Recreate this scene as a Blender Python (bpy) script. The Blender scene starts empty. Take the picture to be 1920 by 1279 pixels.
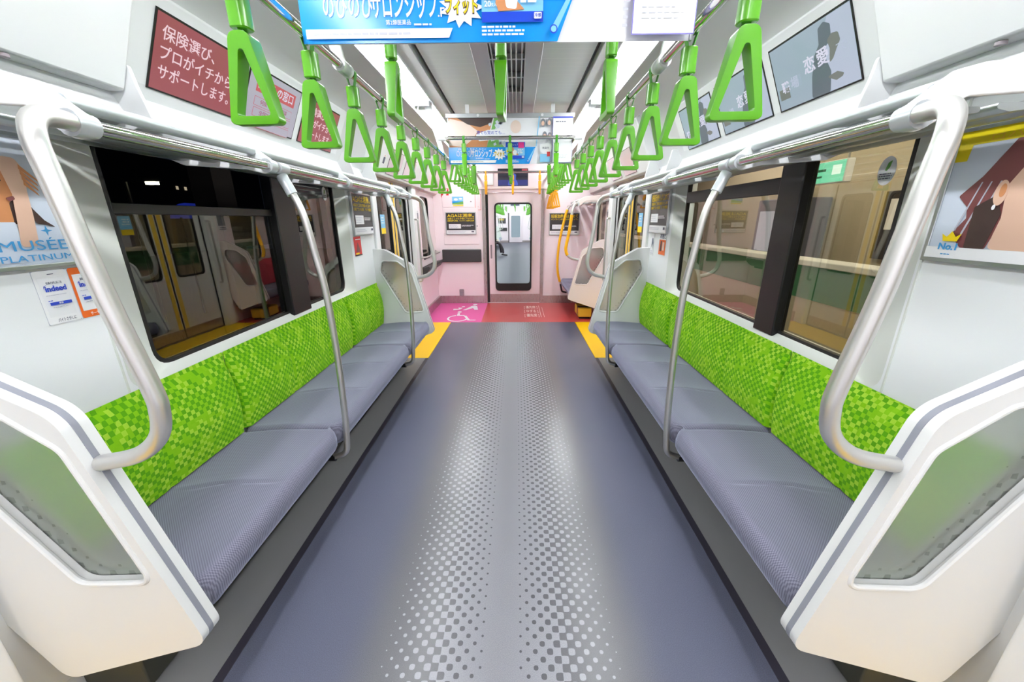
import bpy, bmesh, math, random
from mathutils import Vector, Matrix
random.seed(7)
C = bpy.context.scene.collection
sc = bpy.context.scene

# ------------------------------------------------------------------ camera
cam = bpy.data.cameras.new('camera'); cam.sensor_width = 36.0
cam.lens = 718.5 / 1920 * 36; cam.clip_start = 0.02; cam.clip_end = 300
co = bpy.data.objects.new('camera', cam); C.objects.link(co)
co.matrix_world = Matrix.Translation((0.058, 0, 1.456)) @ Matrix.Rotation(0.013, 4, 'Z') @ \
    Matrix.Rotation(math.pi / 2 - 0.306, 4, 'X') @ Matrix.Rotation(-0.006, 4, 'Z')
sc.camera = co
# ------------------------------------------------------------------ world, exposure
w = bpy.data.worlds.new('night'); sc.world = w; w.use_nodes = True
w.node_tree.nodes['Background'].inputs[0].default_value = (0.004, 0.005, 0.008, 1)
w.node_tree.nodes['Background'].inputs[1].default_value = 1.0
vs = sc.view_settings
vs.view_transform = 'Standard'; vs.look = 'None'; vs.gamma = 1; vs.exposure = 0.14
try: vs.use_curve_mapping = False
except Exception: pass
cy = sc.cycles
cy.use_denoising = True; cy.max_bounces = 10; cy.diffuse_bounces = 5; cy.glossy_bounces = 4
cy.transmission_bounces = 8; cy.transparent_max_bounces = 8
cy.caustics_reflective = False; cy.caustics_refractive = False; cy.sample_clamp_indirect = 6
LAMP = 31.0         # brightness of the ceiling lamps
OUT_LAMP = 45.0      # platform lamps and the added fence fill row outside the right window

# ------------------------------------------------------------------ colours and materials
def lin(c): 
    c = c / 255.0
    return c / 12.92 if c <= 0.04045 else ((c + 0.055) / 1.055) ** 2.4
def S(r, g, b): return (lin(r), lin(g), lin(b), 1)
def mat(name, rgb, rough=0.5, metal=0.0, spec=0.5, coat=0.0, emit=None, es=1.0):
    m = bpy.data.materials.new(name); m.use_nodes = True
    p = m.node_tree.nodes['Principled BSDF']
    p.inputs['Base Color'].default_value = S(*rgb); p.inputs['Roughness'].default_value = rough
    p.inputs['Metallic'].default_value = metal; p.inputs['Specular IOR Level'].default_value = spec
    p.inputs['Coat Weight'].default_value = coat
    if emit:
        p.inputs['Emission Color'].default_value = S(*emit); p.inputs['Emission Strength'].default_value = es
    return m
class NT:
    """small helper to write node trees"""
    def __init__(s, m): s.t = m.node_tree; s.n = s.t.nodes; s.l = s.t.links; s.p = s.n.get('Principled BSDF')
    def new(s, t, **k):
        x = s.n.new(t)
        for a, v in k.items(): setattr(x, a, v)
        return x
    def put(s, x, i, v):
        if isinstance(v, bpy.types.NodeSocket): s.l.new(v, x.inputs[i])
        else: x.inputs[i].default_value = v
    def M(s, op, a, b=0.0, c=0.0, clamp=False):
        x = s.new('ShaderNodeMath', operation=op, use_clamp=clamp)
        s.put(x, 0, a); s.put(x, 1, b)
        if op in ('MULTIPLY_ADD', 'COMPARE', 'SMOOTH_MIN'): s.put(x, 2, c)
        return x.outputs[0]
    def mix(s, f, a, b):
        x = s.new('ShaderNodeMix', data_type='RGBA')
        s.put(x, 0, f); s.put(x, 6, a); s.put(x, 7, b); return x.outputs[2]
    def rng(s, v, a, b, c, d, smooth=False):
        x = s.new('ShaderNodeMapRange', clamp=True)
        if smooth: x.interpolation_type = 'SMOOTHSTEP'
        s.put(x, 0, v); s.put(x, 1, a); s.put(x, 2, b); s.put(x, 3, c); s.put(x, 4, d); return x.outputs[0]
    def obj(s):
        c = s.new('ShaderNodeTexCoord'); x = s.new('ShaderNodeSeparateXYZ'); s.l.new(c.outputs['Object'], x.inputs[0])
        return c.outputs['Object'], x.outputs[0], x.outputs[1], x.outputs[2]
    def noise(s, vec, scale, detail=3, rough=.5):
        x = s.new('ShaderNodeTexNoise'); s.l.new(vec, x.inputs['Vector'])
        x.inputs['Scale'].default_value = scale; x.inputs['Detail'].default_value = detail; x.inputs['Roughness'].default_value = rough
        return x.outputs[0]
    def bump(s, h, strength=.3, dist=.002):
        x = s.new('ShaderNodeBump'); s.put(x, 'Height', h); x.inputs['Strength'].default_value = strength
        x.inputs['Distance'].default_value = dist; s.l.new(x.outputs[0], s.p.inputs['Normal'])

M = {}
M['wall'] = mat('wall_white', (243, 246, 248), .36)
M['panel'] = mat('panel_white', (240, 242, 243), .42)
M['ceil'] = mat('ceiling_grey', (228, 230, 231), .35)
M['ceilpanel'] = mat('ceiling_panel', (196, 199, 201), .38)
M['reveal'] = mat('window_surround', (222, 226, 220), .4)
M['pink'] = mat('pink_panel', (252, 238, 242), .42)
M['pinkcream'] = mat('pink_cream', (248, 232, 228), .4)
M['cream'] = mat('partition_cream', (229, 230, 229), .35)
M['stripe'] = mat('grey_stripe', (140, 142, 152), .5)
M['rubber'] = mat('black_rubber', (22, 22, 22), .45)
M['black'] = mat('black_metal', (16, 16, 17), .35)
M['dark'] = mat('dark_box', (62, 62, 54), .55)
M['pad'] = mat('charcoal_vinyl', (58, 57, 58), .5)
M['strip'] = mat('grey_floor_strip', (122, 122, 124), .35)
M['stripline'] = mat('dark_floor_line', (52, 50, 60), .4)
M['steel'] = mat('satin_steel', (206, 205, 202), .38, .9)
M['satin'] = mat('pale_satin_pipe', (218, 217, 214), .36, .85)
M['chrome'] = mat('chrome', (205, 203, 200), .12, 1.0)
M['alu'] = mat('aluminium', (196, 200, 202), .33, 1.0)
M['rackpipe'] = mat('grey_painted_pipe', (208, 213, 218), .28, .25)
M['door'] = mat('door_steel', (224, 225, 226), .3, .2)
M['kick'] = mat('steel_kickplate', (182, 170, 168), .3, .85)
M['white'] = mat('white_print', (245, 246, 248), .5)
M['paper'] = mat('paper_white', (246, 247, 250), .22)
M['yellow'] = mat('yellow_floor', (255, 203, 2), .4)
M['doory'] = mat('yellow_tape', (236, 196, 60), .45)
M['strapg'] = mat('green_plastic', (86, 162, 18), .28, coat=.3)
M['beltg'] = mat('green_belt', (62, 140, 36), .6)
M['strapy'] = mat('yellow_plastic', (248, 170, 20), .3, coat=.3)
M['belty'] = mat('yellow_belt', (226, 160, 30), .6)
M['poley'] = mat('yellow_pole_grip', (248, 180, 12), .4)
M['redfloor'] = mat('red_floor', (190, 66, 68), .34)
M['pinkfloor'] = mat('magenta_floor', (226, 84, 160), .4)
M['redback'] = mat('red_moquette', (196, 70, 82), .85)
M['socket'] = mat('grey_socket', (150, 140, 145), .4)
M['blue'] = mat('print_blue', (18, 150, 232), .2)
M['dblue'] = mat('print_dark_blue', (10, 66, 200), .35)
M['skyblue'] = mat('print_sky_blue', (130, 200, 240), .35)
M['lilac'] = mat('print_lilac', (196, 208, 246), .35)
M['inkblue'] = mat('ink_blue', (44, 72, 190), .4)
M['musee'] = mat('ink_cyan_blue', (64, 150, 206), .4)
M['ink'] = mat('ink_grey', (86, 90, 110), .5)
M['lightink'] = mat('ink_light_grey', (190, 192, 205), .5)
M['skin'] = mat('print_skin', (226, 188, 164), .4)
M['skinpale'] = mat('print_skin_pale', (236, 214, 202), .4)
M['tan'] = mat('print_tan', (206, 140, 92), .4)
M['brown'] = mat('print_brown', (66, 48, 44), .4)
M['redbrown'] = mat('print_red_brown', (120, 66, 66), .4)
M['leaf'] = mat('print_leaf_green', (108, 170, 84), .4)
M['magenta'] = mat('print_magenta', (232, 46, 140), .4)
M['printyellow'] = mat('print_yellow', (250, 218, 20), .4)
M['frameyellow'] = mat('print_frame_yellow', (228, 208, 14), .4)
M['orange'] = mat('print_orange', (228, 104, 28), .4)
M['red'] = mat('print_red', (214, 40, 38), .4)
M['bgpale'] = mat('print_pale_blue', (214, 224, 238), .35)
M['posterblack'] = mat('print_black', (50, 47, 50), .35)
M['grey'] = mat('print_grey', (120, 122, 130), .4)
M['violet'] = mat('print_violet', (110, 100, 190), .4)
M['screenblack'] = mat('screen_bezel_black', (18, 18, 20), .25)
M['vent'] = mat('grey_vent_slat', (188, 188, 188), .36, .4)
M['trouser'] = mat('dark_trousers', (52, 42, 48), .8)
M['shoe'] = mat('black_shoes', (20, 18, 20), .4)
M['skinreal'] = mat('skin', (222, 180, 155), .5)
M['jacket'] = mat('grey_jacket', (70, 72, 80), .8)
M['hair'] = mat('black_hair', (22, 18, 18), .5)
M['nfloor'] = mat('next_car_floor', (68, 69, 82), .5)
def emis(name, rgb, st):
    m = bpy.data.materials.new(name); m.use_nodes = True; n = m.node_tree.nodes; n.clear()
    e = n.new('ShaderNodeEmission'); e.inputs[0].default_value = S(*rgb); e.inputs[1].default_value = st
    o = n.new('ShaderNodeOutputMaterial'); m.node_tree.links.new(e.outputs[0], o.inputs[0]); return m
M['lamp'] = emis('ceiling_lamp_light', (250, 252, 255), LAMP)
M['plamp'] = emis('platform_and_fill_light', (255, 246, 226), OUT_LAMP)
def scr(name, rgb, k=1.0): M[name] = mat(name, (24, 24, 26), .15, emit=rgb, es=k)
scr('scr_red', (148, 76, 82)); scr('scr_text', (226, 196, 204)); scr('scr_grey', (166, 164, 178)); scr('scr_brightred', (184, 84, 92))
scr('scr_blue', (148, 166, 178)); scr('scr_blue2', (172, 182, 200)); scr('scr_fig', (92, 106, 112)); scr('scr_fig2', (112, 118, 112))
scr('scr_white', (205, 205, 222)); scr('scr_purple', (150, 70, 96)); scr('scr_dark', (40, 38, 52)); scr('scr_deep', (44, 50, 120)); scr('scr_face', (70, 90, 190))
scr('scr_pinkgrey', (190, 172, 178))
scr('sign_green', (120, 226, 186), 1.2); scr('sign_white', (230, 255, 244), 1.3); scr('sign_dgreen', (10, 110, 70), .7)
scr('sign_orange', (240, 120, 60), .9)

def glass(name, tint, rough=0.0, ior=1.45):
    m = bpy.data.materials.new(name); m.use_nodes = True; n = m.node_tree.nodes; n.clear()
    g = n.new('ShaderNodeBsdfGlass'); g.inputs['Color'].default_value = S(*tint)
    g.inputs['Roughness'].default_value = rough; g.inputs['IOR'].default_value = ior
    o = n.new('ShaderNodeOutputMaterial'); m.node_tree.links.new(g.outputs[0], o.inputs[0]); return m
M['pane'] = glass('tinted_window_glass', (240, 240, 232), 0, 1.8)
M['clear'] = glass('clear_door_glass', (248, 250, 250), 0, 1.2)

# frosted pane of the seat partitions with its printed squares
def frosted():
    m = glass('frosted_glass', (246, 250, 244), .42, 1.25); t = NT(m)
    g = t.n['Glass BSDF'] if 'Glass BSDF' in t.n else [x for x in t.n if x.type == 'BSDF_GLASS'][0]
    out = [x for x in t.n if x.type == 'OUTPUT_MATERIAL'][0]
    _, x, y, z = t.obj()
    ax = t.M('ABSOLUTE', x)
    cell = .026
    iu = t.M('DIVIDE', ax, cell); iv = t.M('DIVIDE', z, cell)
    par = t.M('FLOORED_MODULO', t.M('ADD', t.M('FLOOR', iu), t.M('FLOOR', iv)), 2.0)
    cu = t.M('ABSOLUTE', t.M('SUBTRACT', t.M('FRACT', iu), .5)); cv = t.M('ABSOLUTE', t.M('SUBTRACT', t.M('FRACT', iv), .5))
    far_ = t.M('ADD', t.M('MAXIMUM', cu, cv), t.M('MULTIPLY', par, 9.0))
    # distance from the slanting lower edge: line through (1.13,.6) and (1.30,.95)
    d = t.M('ADD', t.M('MULTIPLY', t.M('SUBTRACT', ax, 1.13), -.894), t.M('MULTIPLY', t.M('SUBTRACT', z, .6), .447))
    s1 = t.rng(d, .0, .075, .44, .0); s2 = t.rng(z, .55, .605, .40, .0)
    size = t.M('MAXIMUM', s1, s2)
    sq = t.M('GREATER_THAN', size, far_)
    t.n.remove(g); rf = t.new('ShaderNodeBsdfRefraction'); rf.inputs['Roughness'].default_value = .42; rf.inputs['IOR'].default_value = 1.2
    t.l.new(t.mix(sq, S(252, 255, 252), S(214, 218, 212)), rf.inputs['Color'])
    dif = t.new('ShaderNodeBsdfDiffuse'); dif.inputs[0].default_value = S(225, 228, 220)
    tr = t.new('ShaderNodeBsdfTranslucent'); tr.inputs[0].default_value = S(240, 244, 236)
    gl = t.new('ShaderNodeBsdfGlossy'); gl.inputs['Roughness'].default_value = .25
    ad = t.new('ShaderNodeMixShader'); ad.inputs[0].default_value = .45
    t.l.new(dif.outputs[0], ad.inputs[1]); t.l.new(tr.outputs[0], ad.inputs[2])
    mx = t.new('ShaderNodeMixShader'); t.l.new(t.M('SUBTRACT', .30, t.M('MULTIPLY', sq, .16)), mx.inputs[0])
    t.l.new(rf.outputs[0], mx.inputs[1]); t.l.new(ad.outputs[0], mx.inputs[2])
    m2 = t.new('ShaderNodeMixShader'); m2.inputs[0].default_value = .05; t.l.new(mx.outputs[0], m2.inputs[1]); t.l.new(gl.outputs[0], m2.inputs[2])
    t.l.new(m2.outputs[0], out.inputs[0])
    return m
M['frost'] = frosted()

# aisle floor with the halftone checks
def floor_mat():
    m = mat('aisle_floor', (100, 102, 118), .3); t = NT(m)
    v, x, y, z = t.obj()
    ax = t.M('ABSOLUTE', x); cell = .026
    f = t.M('MULTIPLY', t.M('COSINE', t.M('MULTIPLY', t.M('ADD', ax, .009), math.pi / cell)), t.M('COSINE', t.M('MULTIPLY', y, math.pi / cell)))
    inner = t.rng(ax, .045, .215, 1.0, 0.0); outer = t.rng(ax, .225, .415, 0.0, -1.0)
    th = t.M('ADD', inner, outer)
    dark = t.M('GREATER_THAN', f, th)
    n1 = t.noise(v, 420, 2); n2 = t.noise(v, 3.0, 4)
    side = t.rng(ax, .40, .58, 0.0, 1.0, True)
    darkc = t.mix(side, S(100, 100, 105), S(92, 95, 112))
    col = t.mix(dark, S(164, 164, 172), darkc)
    sp = t.rng(n1, .3, .7, .80, 1.16)
    x2 = t.new('ShaderNodeMix', data_type='RGBA', blend_type='MULTIPLY'); x2.inputs[0].default_value = 1
    t.l.new(col, x2.inputs[6])
    cb = t.new('ShaderNodeCombineColor'); [t.l.new(sp, cb.inputs[i]) for i in range(3)]
    t.l.new(cb.outputs[0], x2.inputs[7]); t.l.new(x2.outputs[2], t.p.inputs['Base Color'])
    t.l.new(t.rng(n2, .2, .8, .20, .27), t.p.inputs['Roughness'])
    t.bump(n1, .12, .001); return m
M['floor'] = floor_mat()

# green moquette of the backrests; object space: y along the bench, z up
def moquette():
    m = mat('green_moquette', (120, 200, 20), .9, spec=.2); t = NT(m)
    v, x, y, z = t.obj(); cell = .0175
    s = t.M('DIVIDE', y, cell); q = t.M('DIVIDE', t.M('ADD', z, t.M('MULTIPLY', x, .3)), cell)
    fs = t.M('FLOOR', s); fq = t.M('FLOOR', q)
    par = t.M('FLOORED_MODULO', t.M('ADD', fs, fq), 2.0)
    cb = t.new('ShaderNodeCombineXYZ'); t.l.new(fs, cb.inputs[0]); t.l.new(fq, cb.inputs[1])
    wn = t.new('ShaderNodeTexWhiteNoise', noise_dimensions='2D'); t.l.new(cb.outputs[0], wn.inputs['Vector'])
    r = wn.outputs['Value']
    big = t.noise(v, 7.0, 2)
    pat = t.M('GREATER_THAN', t.M('ADD', t.M('MULTIPLY', par, .55), t.M('MULTIPLY', r, .5)), t.rng(big, .35, .65, .45, .85))
    pat2 = t.M('GREATER_THAN', t.M('ADD', t.M('MULTIPLY', t.M('SUBTRACT', 1.0, par), .5), t.M('MULTIPLY', wn.outputs['Value'], .5)), t.rng(big, .35, .65, .95, .62))
    base = t.mix(r, S(134, 198, 16), S(150, 210, 36))
    c1 = t.mix(pat, base, S(90, 164, 14))
    c2 = t.mix(pat2, c1, S(178, 220, 64))
    fine = t.noise(v, 900, 1)
    c3 = t.mix(t.rng(fine, .3, .7, 0, .25), c2, S(90, 176, 10))
    t.l.new(c3, t.p.inputs['Base Color']); t.bump(fine, .3, .001)
    t.p.inputs['Sheen Weight'].default_value = .25; t.p.inputs['Sheen Tint'].default_value = S(190, 240, 90); return m
M['moq'] = moquette()
def cushion():
    m = mat('grey_mesh_moquette', (96, 96, 112), .92, spec=.2); t = NT(m)
    v, x, y, z = t.obj(); cell = .0042
    f = t.M('MULTIPLY', t.M('SINE', t.M('MULTIPLY', x, math.pi / cell * 1.0)), t.M('SINE', t.M('MULTIPLY', y, math.pi / cell)))
    d = t.rng(f, -.25, .25, 0, 1)
    n = t.noise(v, 5, 2)
    a = t.mix(n, S(124, 124, 141), S(132, 133, 150))
    t.l.new(t.mix(d, a, S(98, 97, 113)), t.p.inputs['Base Color']); t.bump(d, .25, .001)
    t.p.inputs['Sheen Weight'].default_value = .7; t.p.inputs['Sheen Tint'].default_value = S(205, 212, 240); t.p.inputs['Sheen Roughness'].default_value = .4; return m
M['cush'] = cushion()
def ceilpanel():
    m = M['ceilpanel']; t = NT(m); v, x, y, z = t.obj()
    s = t.M('FRACT', t.M('MULTIPLY', y, 1 / .075)); ln = t.M('LESS_THAN', s, .06)
    t.l.new(t.mix(ln, S(240, 242, 244), S(250, 251, 252)), t.p.inputs['Base Color'])
ceilpanel()
def brushed(m, a, b):
    t = NT(m); v, x, y, z = t.obj()
    mp = t.new('ShaderNodeMapping'); t.l.new(v, mp.inputs[0]); mp.inputs['Scale'].default_value = (60, 60, 2)
    n = t.noise(mp.outputs[0], 6, 3); t.l.new(t.rng(n, .3, .7, a, b), t.p.inputs['Roughness'])
brushed(M['door'], .24, .36); brushed(M['kick'], .22, .4)

# ------------------------------------------------------------------ mesh helpers
class MB:
    def __init__(s): s.v = []; s.f = []
    def add(s, vs, fs):
        n = len(s.v); s.v += [tuple(p) for p in vs]; s.f += [tuple(i + n for i in f) for f in fs]; return s
    def box(s, x0, x1, y0, y1, z0, z1):
        return s.add([(x, y, z) for z in (z0, z1) for y in (y0, y1) for x in (x0, x1)],
                     [(0, 2, 3, 1), (4, 5, 7, 6), (0, 1, 5, 4), (2, 6, 7, 3), (0, 4, 6, 2), (1, 3, 7, 5)])
    def prism(s, pts, axis, a, b):
        """extrude a closed 2D outline along an axis; pts are the two other coordinates in x,y,z order"""
        def P(p, t): return (t, p[0], p[1]) if axis == 'x' else (p[0], t, p[1]) if axis == 'y' else (p[0], p[1], t)
        n = len(pts)
        return s.add([P(p, a) for p in pts] + [P(p, b) for p in pts],
                     [tuple(range(n))[::-1], tuple(range(n, 2 * n))] + [(i, (i + 1) % n, n + (i + 1) % n, n + i) for i in range(n)])
    def tube(s, path, r, seg=14, closed=False, cap=True):
        P = [Vector(p) for p in path]; n = len(P); rings = []
        rr = r if isinstance(r, (list, tuple)) else [r] * n
        t0 = (P[1] - P[0]).normalized(); up = Vector((0, 0, 1)) if abs(t0.z) < .9 else Vector((1, 0, 0))
        nrm = (up - t0 * up.dot(t0)).normalized()
        for i in range(n):
            if closed: t = (P[(i + 1) % n] - P[i - 1]).normalized()
            else: t = (P[min(i + 1, n - 1)] - P[max(i - 1, 0)]).normalized()
            nrm = (nrm - t * nrm.dot(t)).normalized(); bn = t.cross(nrm)
            rings.append([P[i] + (nrm * math.cos(a) + bn * math.sin(a)) * rr[i] for a in [2 * math.pi * k / seg for k in range(seg)]])
        vs = [q for R in rings for q in R]; fs = []
        for i in range(n if closed else n - 1):
            j = (i + 1) % n
            for k in range(seg): fs.append((i * seg + k, i * seg + (k + 1) % seg, j * seg + (k + 1) % seg, j * seg + k))
        if cap and not closed: fs += [tuple(range(seg))[::-1], tuple(range((n - 1) * seg, n * seg))]
        return s.add(vs, fs)
    def loft(s, rings, closed=True, cap=False):
        n = len(rings[0]); vs = [p for r in rings for p in r]; fs = []
        for i in range(len(rings) - 1):
            for k in range(n if closed else n - 1):
                fs.append((i * n + k, i * n + (k + 1) % n, (i + 1) * n + (k + 1) % n, (i + 1) * n + k))
        if cap: fs += [tuple(range(n))[::-1], tuple(range((len(rings) - 1) * n, len(rings) * n))]
        return s.add(vs, fs)
    def mesh(s, name, m, smooth=True, ang=35):
        me = bpy.data.meshes.new(name); me.from_pydata(s.v, [], s.f); me.validate()
        bm = bmesh.new(); bm.from_mesh(me); bmesh.ops.recalc_face_normals(bm, faces=bm.faces); bm.to_mesh(me); bm.free()
        me.materials.append(m)
        if smooth:
            me.shade_smooth(); me.set_sharp_from_angle(angle=math.radians(ang))
        return me
    def obj(s, name, m, parent=None, bevel=0, seg=2, smooth=True, ang=35):
        return link(name, s.mesh(name, m, smooth, ang), parent, bevel, seg)
def link(name, me, parent=None, bevel=0, seg=2):
    o = bpy.data.objects.new(name, me); C.objects.link(o)
    if parent: o.parent = parent
    if bevel:
        b = o.modifiers.new('bevel', 'BEVEL'); b.width = bevel; b.segments = seg; b.limit_method = 'ANGLE'; b.angle_limit = math.radians(50)
        b.harden_normals = False
    return o
def tag(o, label, cat, group=None):
    o['label'] = label; o['category'] = cat
    if group: o['group'] = group
    return o
def thing(name, label, cat, loc=(0, 0, 0), rot=0, group=None):
    o = bpy.data.objects.new(name, None); C.objects.link(o); o.location = loc; o.rotation_euler = (0, 0, rot); o.empty_display_size = .05
    return tag(o, label, cat, group)
def struct(o): o['kind'] = 'structure'; return o
def rounded(pts, rad, n=6):
    """round the corners of a polygon; rad is one radius or a list"""
    out = []; N = len(pts); rad = rad if isinstance(rad, (list, tuple)) else [rad] * N
    for i in range(N):
        p = Vector(pts[i]); a = Vector(pts[i - 1]) - p; b = Vector(pts[(i + 1) % N]) - p; r = rad[i]
        if r <= 0: out.append(tuple(p)); continue
        la, lb = a.length, b.length; a.normalize(); b.normalize()
        th = a.angle(b); d = min(r / math.tan(th / 2), la * .48, lb * .48); p0 = p + a * d; p1 = p + b * d
        for k in range(n + 1):
            t = k / n; out.append(tuple(p0 * (1 - t) ** 2 + p * 2 * t * (1 - t) + p1 * t * t))
    return out
def rrect(x0, x1, y0, y1, r, n=6): return rounded([(x0, y0), (x1, y0), (x1, y1), (x0, y1)], r, n)
def smooth_path(pts, n=6, r=.08):
    """polyline in 3D with rounded corners"""
    P = [Vector(p) for p in pts]; out = [P[0]]
    rr = r if isinstance(r, (list, tuple)) else [r] * len(P)
    for i in range(1, len(P) - 1):
        a = P[i - 1] - P[i]; b = P[i + 1] - P[i]; d = min(rr[i], a.length * .49, b.length * .49)
        p0 = P[i] + a.normalized() * d; p1 = P[i] + b.normalized() * d
        for k in range(n + 1):
            t = k / n; out.append(p0 * (1 - t) ** 2 + P[i] * 2 * t * (1 - t) + p1 * t * t)
    out.append(P[-1]); return out
def spline(pts, n=8):
    """Catmull-Rom through the points"""
    P = [Vector(p) for p in pts]; P = [P[0] * 2 - P[1]] + P + [P[-1] * 2 - P[-2]]; out = []
    for i in range(1, len(P) - 2):
        for k in range(n):
            t = k / n; a, b, c, d = P[i - 1:i + 3]
            out.append(.5 * ((2 * b) + (c - a) * t + (2 * a - 5 * b + 4 * c - d) * t * t + (3 * b - a - 3 * c + d) * t ** 3))
    out.append(P[-2]); return out
def plate_with_hole(outer, hole, place, thick):
    """flat plate with one hole; place(u, v, t) puts it in space"""
    bm = bmesh.new()
    def loop(pts):
        vs = [bm.verts.new((p[0], p[1], 0)) for p in pts]
        return [bm.edges.new((vs[i], vs[(i + 1) % len(vs)])) for i in range(len(vs))]
    es = loop(outer) + loop(hole)
    bmesh.ops.triangle_fill(bm, edges=es, use_beauty=True)
    vs = [tuple(v.co[:2]) for v in bm.verts]; bm.verts.index_update()
    fs = [tuple(v.index for v in f.verts) for f in bm.faces]; bm.free()
    no, nh = len(outer), len(hole); n = no + nh; mb = MB()
    V = [place(p[0], p[1], 0) for p in vs] + [place(p[0], p[1], thick) for p in vs]
    F = list(fs) + [tuple(i + n for i in f[::-1]) for f in fs]
    F += [(i, (i + 1) % no, n + (i + 1) % no, n + i) for i in range(no)]
    F += [(no + i, n + no + i, n + no + (i + 1) % nh, no + (i + 1) % nh) for i in range(nh)]
    mb.add(V, F); return mb

# lettering: the built-in font, turned into flat meshes
_tc = bpy.data.curves.new('lettering_source', 'FONT'); _to = bpy.data.objects.new('lettering_source', _tc); C.objects.link(_to)
def text_geo(body, size, bold=0.0, extrude=.0003):
    _tc.body = body; _tc.size = size; _tc.offset = bold; _tc.extrude = extrude; _tc.resolution_u = 3
    _tc.align_x = 'CENTER'; _tc.align_y = 'CENTER'
    bpy.context.view_layer.update(); dg = bpy.context.evaluated_depsgraph_get()
    return bpy.data.meshes.new_from_object(_to.evaluated_get(dg))

class Board:
    """a flat printed thing: local x right, y up, z towards the reader"""
    def __init__(s, name, label, cat, origin, right, up, group=None, kind=None):
        r = Vector(right).normalized(); u = Vector(up).normalized(); n = r.cross(u)
        s.root = bpy.data.objects.new(name, None); C.objects.link(s.root); s.root.empty_display_size = .05
        s.root.matrix_world = Matrix((r, u, n)).transposed().to_4x4(); s.root.location = origin
        if label: tag(s.root, label, cat, group)
        s.z = 0.0
    def step(s): s.z += .0007; return s.z
    def slab(s, name, x0, x1, y0, y1, z0, z1, m, bevel=0):
        s.z = max(s.z, z1); return MB().box(x0, x1, y0, y1, z0, z1).obj(name, M[m], s.root, bevel)
    def rect(s, name, x0, x1, y0, y1, m): return s.poly(name, [(x0, y0), (x1, y0), (x1, y1), (x0, y1)], m)
    def poly(s, name, pts, m, dz=None):
        z = s.step(); return MB().prism(pts, 'z', z - .0006, z).obj(name, M[m], s.root, smooth=False)
    def polys(s, name, lst, m):
        z = s.step(); mb = MB()
        for pts in lst: mb.prism(pts, 'z', z - .0006, z)
        return mb.obj(name, M[m], s.root, smooth=False)
    def disc(s, name, cx, cy_, rx, ry, m, n=28): return s.poly(name, [(cx + rx * math.cos(2 * math.pi * k / n), cy_ + ry * math.sin(2 * math.pi * k / n)) for k in range(n)], m)
    def text(s, body, cx, cy_, size, m, bold=0.0, width=None, name='lettering', label=None):
        z = s.step(); me = text_geo(body, size, bold); xs = [v.co.x for v in me.vertices]
        if width and xs:
            k = width / (max(xs) - min(xs)); off = (max(xs) + min(xs)) / 2
            for v in me.vertices: v.co.x = (v.co.x - off) * k
        me.materials.clear(); me.materials.append(M[m]); me.name = name
        o = link(name, me, s.root); o.location = (cx, cy_, z)
        if label: o['label'] = label
        return o
    def lines(s, x0, x1, y0, y1, n, m, fill=.45):
        """rows of small print as thin broken bars"""
        z = s.step(); mb = MB(); h = (y1 - y0) / n
        for i in range(n):
            y = y1 - h * (i + .5); x = x0; e = x1 - (x1 - x0) * random.uniform(0, .3)
            while x < e:
                L = random.uniform(.6, 2.2) * h; mb.prism([(x, y - h * fill / 2), (min(x + L, e), y - h * fill / 2), (min(x + L, e), y + h * fill / 2), (x, y + h * fill / 2)], 'z', z - .0006, z); x += L + h * .35
        return mb.obj('small_print', M[m], s.root, smooth=False)

# ================================================================== SETTING
WX = 1.36; Y0, YE = -4.0, 6.95
HW = 1.375
# floor: grey aisle, strips, yellow door zones, pink and red end zone
struct(MB().box(-.92, .92, Y0, 5.545, -.06, 0).obj('floor', M['floor']))
for sname, sg in (('left', -1), ('right', 1)):
    a, b = sorted((sg * .92, sg * .955)); struct(MB().box(a, b, Y0, 3.99, -.06, 0).obj('trim_1' if sg < 0 else 'trim_2', M['stripline']))
    a, b = sorted((sg * .955, sg * 1.6)); struct(MB().box(a, b, .75, 3.99, -.06, 0).obj('floor_strip', M['strip']))
    struct(MB().box(a, b, Y0, -.85, -.06, 0).obj('floor_strip', M['strip']))
    a, b = sorted((sg * .925, sg * 1.6)); struct(MB().box(a, b, 3.99, 5.545, -.06, .0005).obj('floor_door_zone', M['yellow']))
    a, b = sorted((sg * .955, sg * 1.6)); struct(MB().box(a, b, -.85, .75, -.06, .0005).obj('floor_door_zone', M['yellow']))
struct(MB().box(-1.6, -.475, 5.545, YE + .1, -.06, 0).obj('floor_wheelchair_space', M['pinkfloor']))
struct(MB().box(-.475, 1.6, 5.545, YE + .1, -.06, 0).obj('floor_priority_zone', M['redfloor']))

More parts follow.
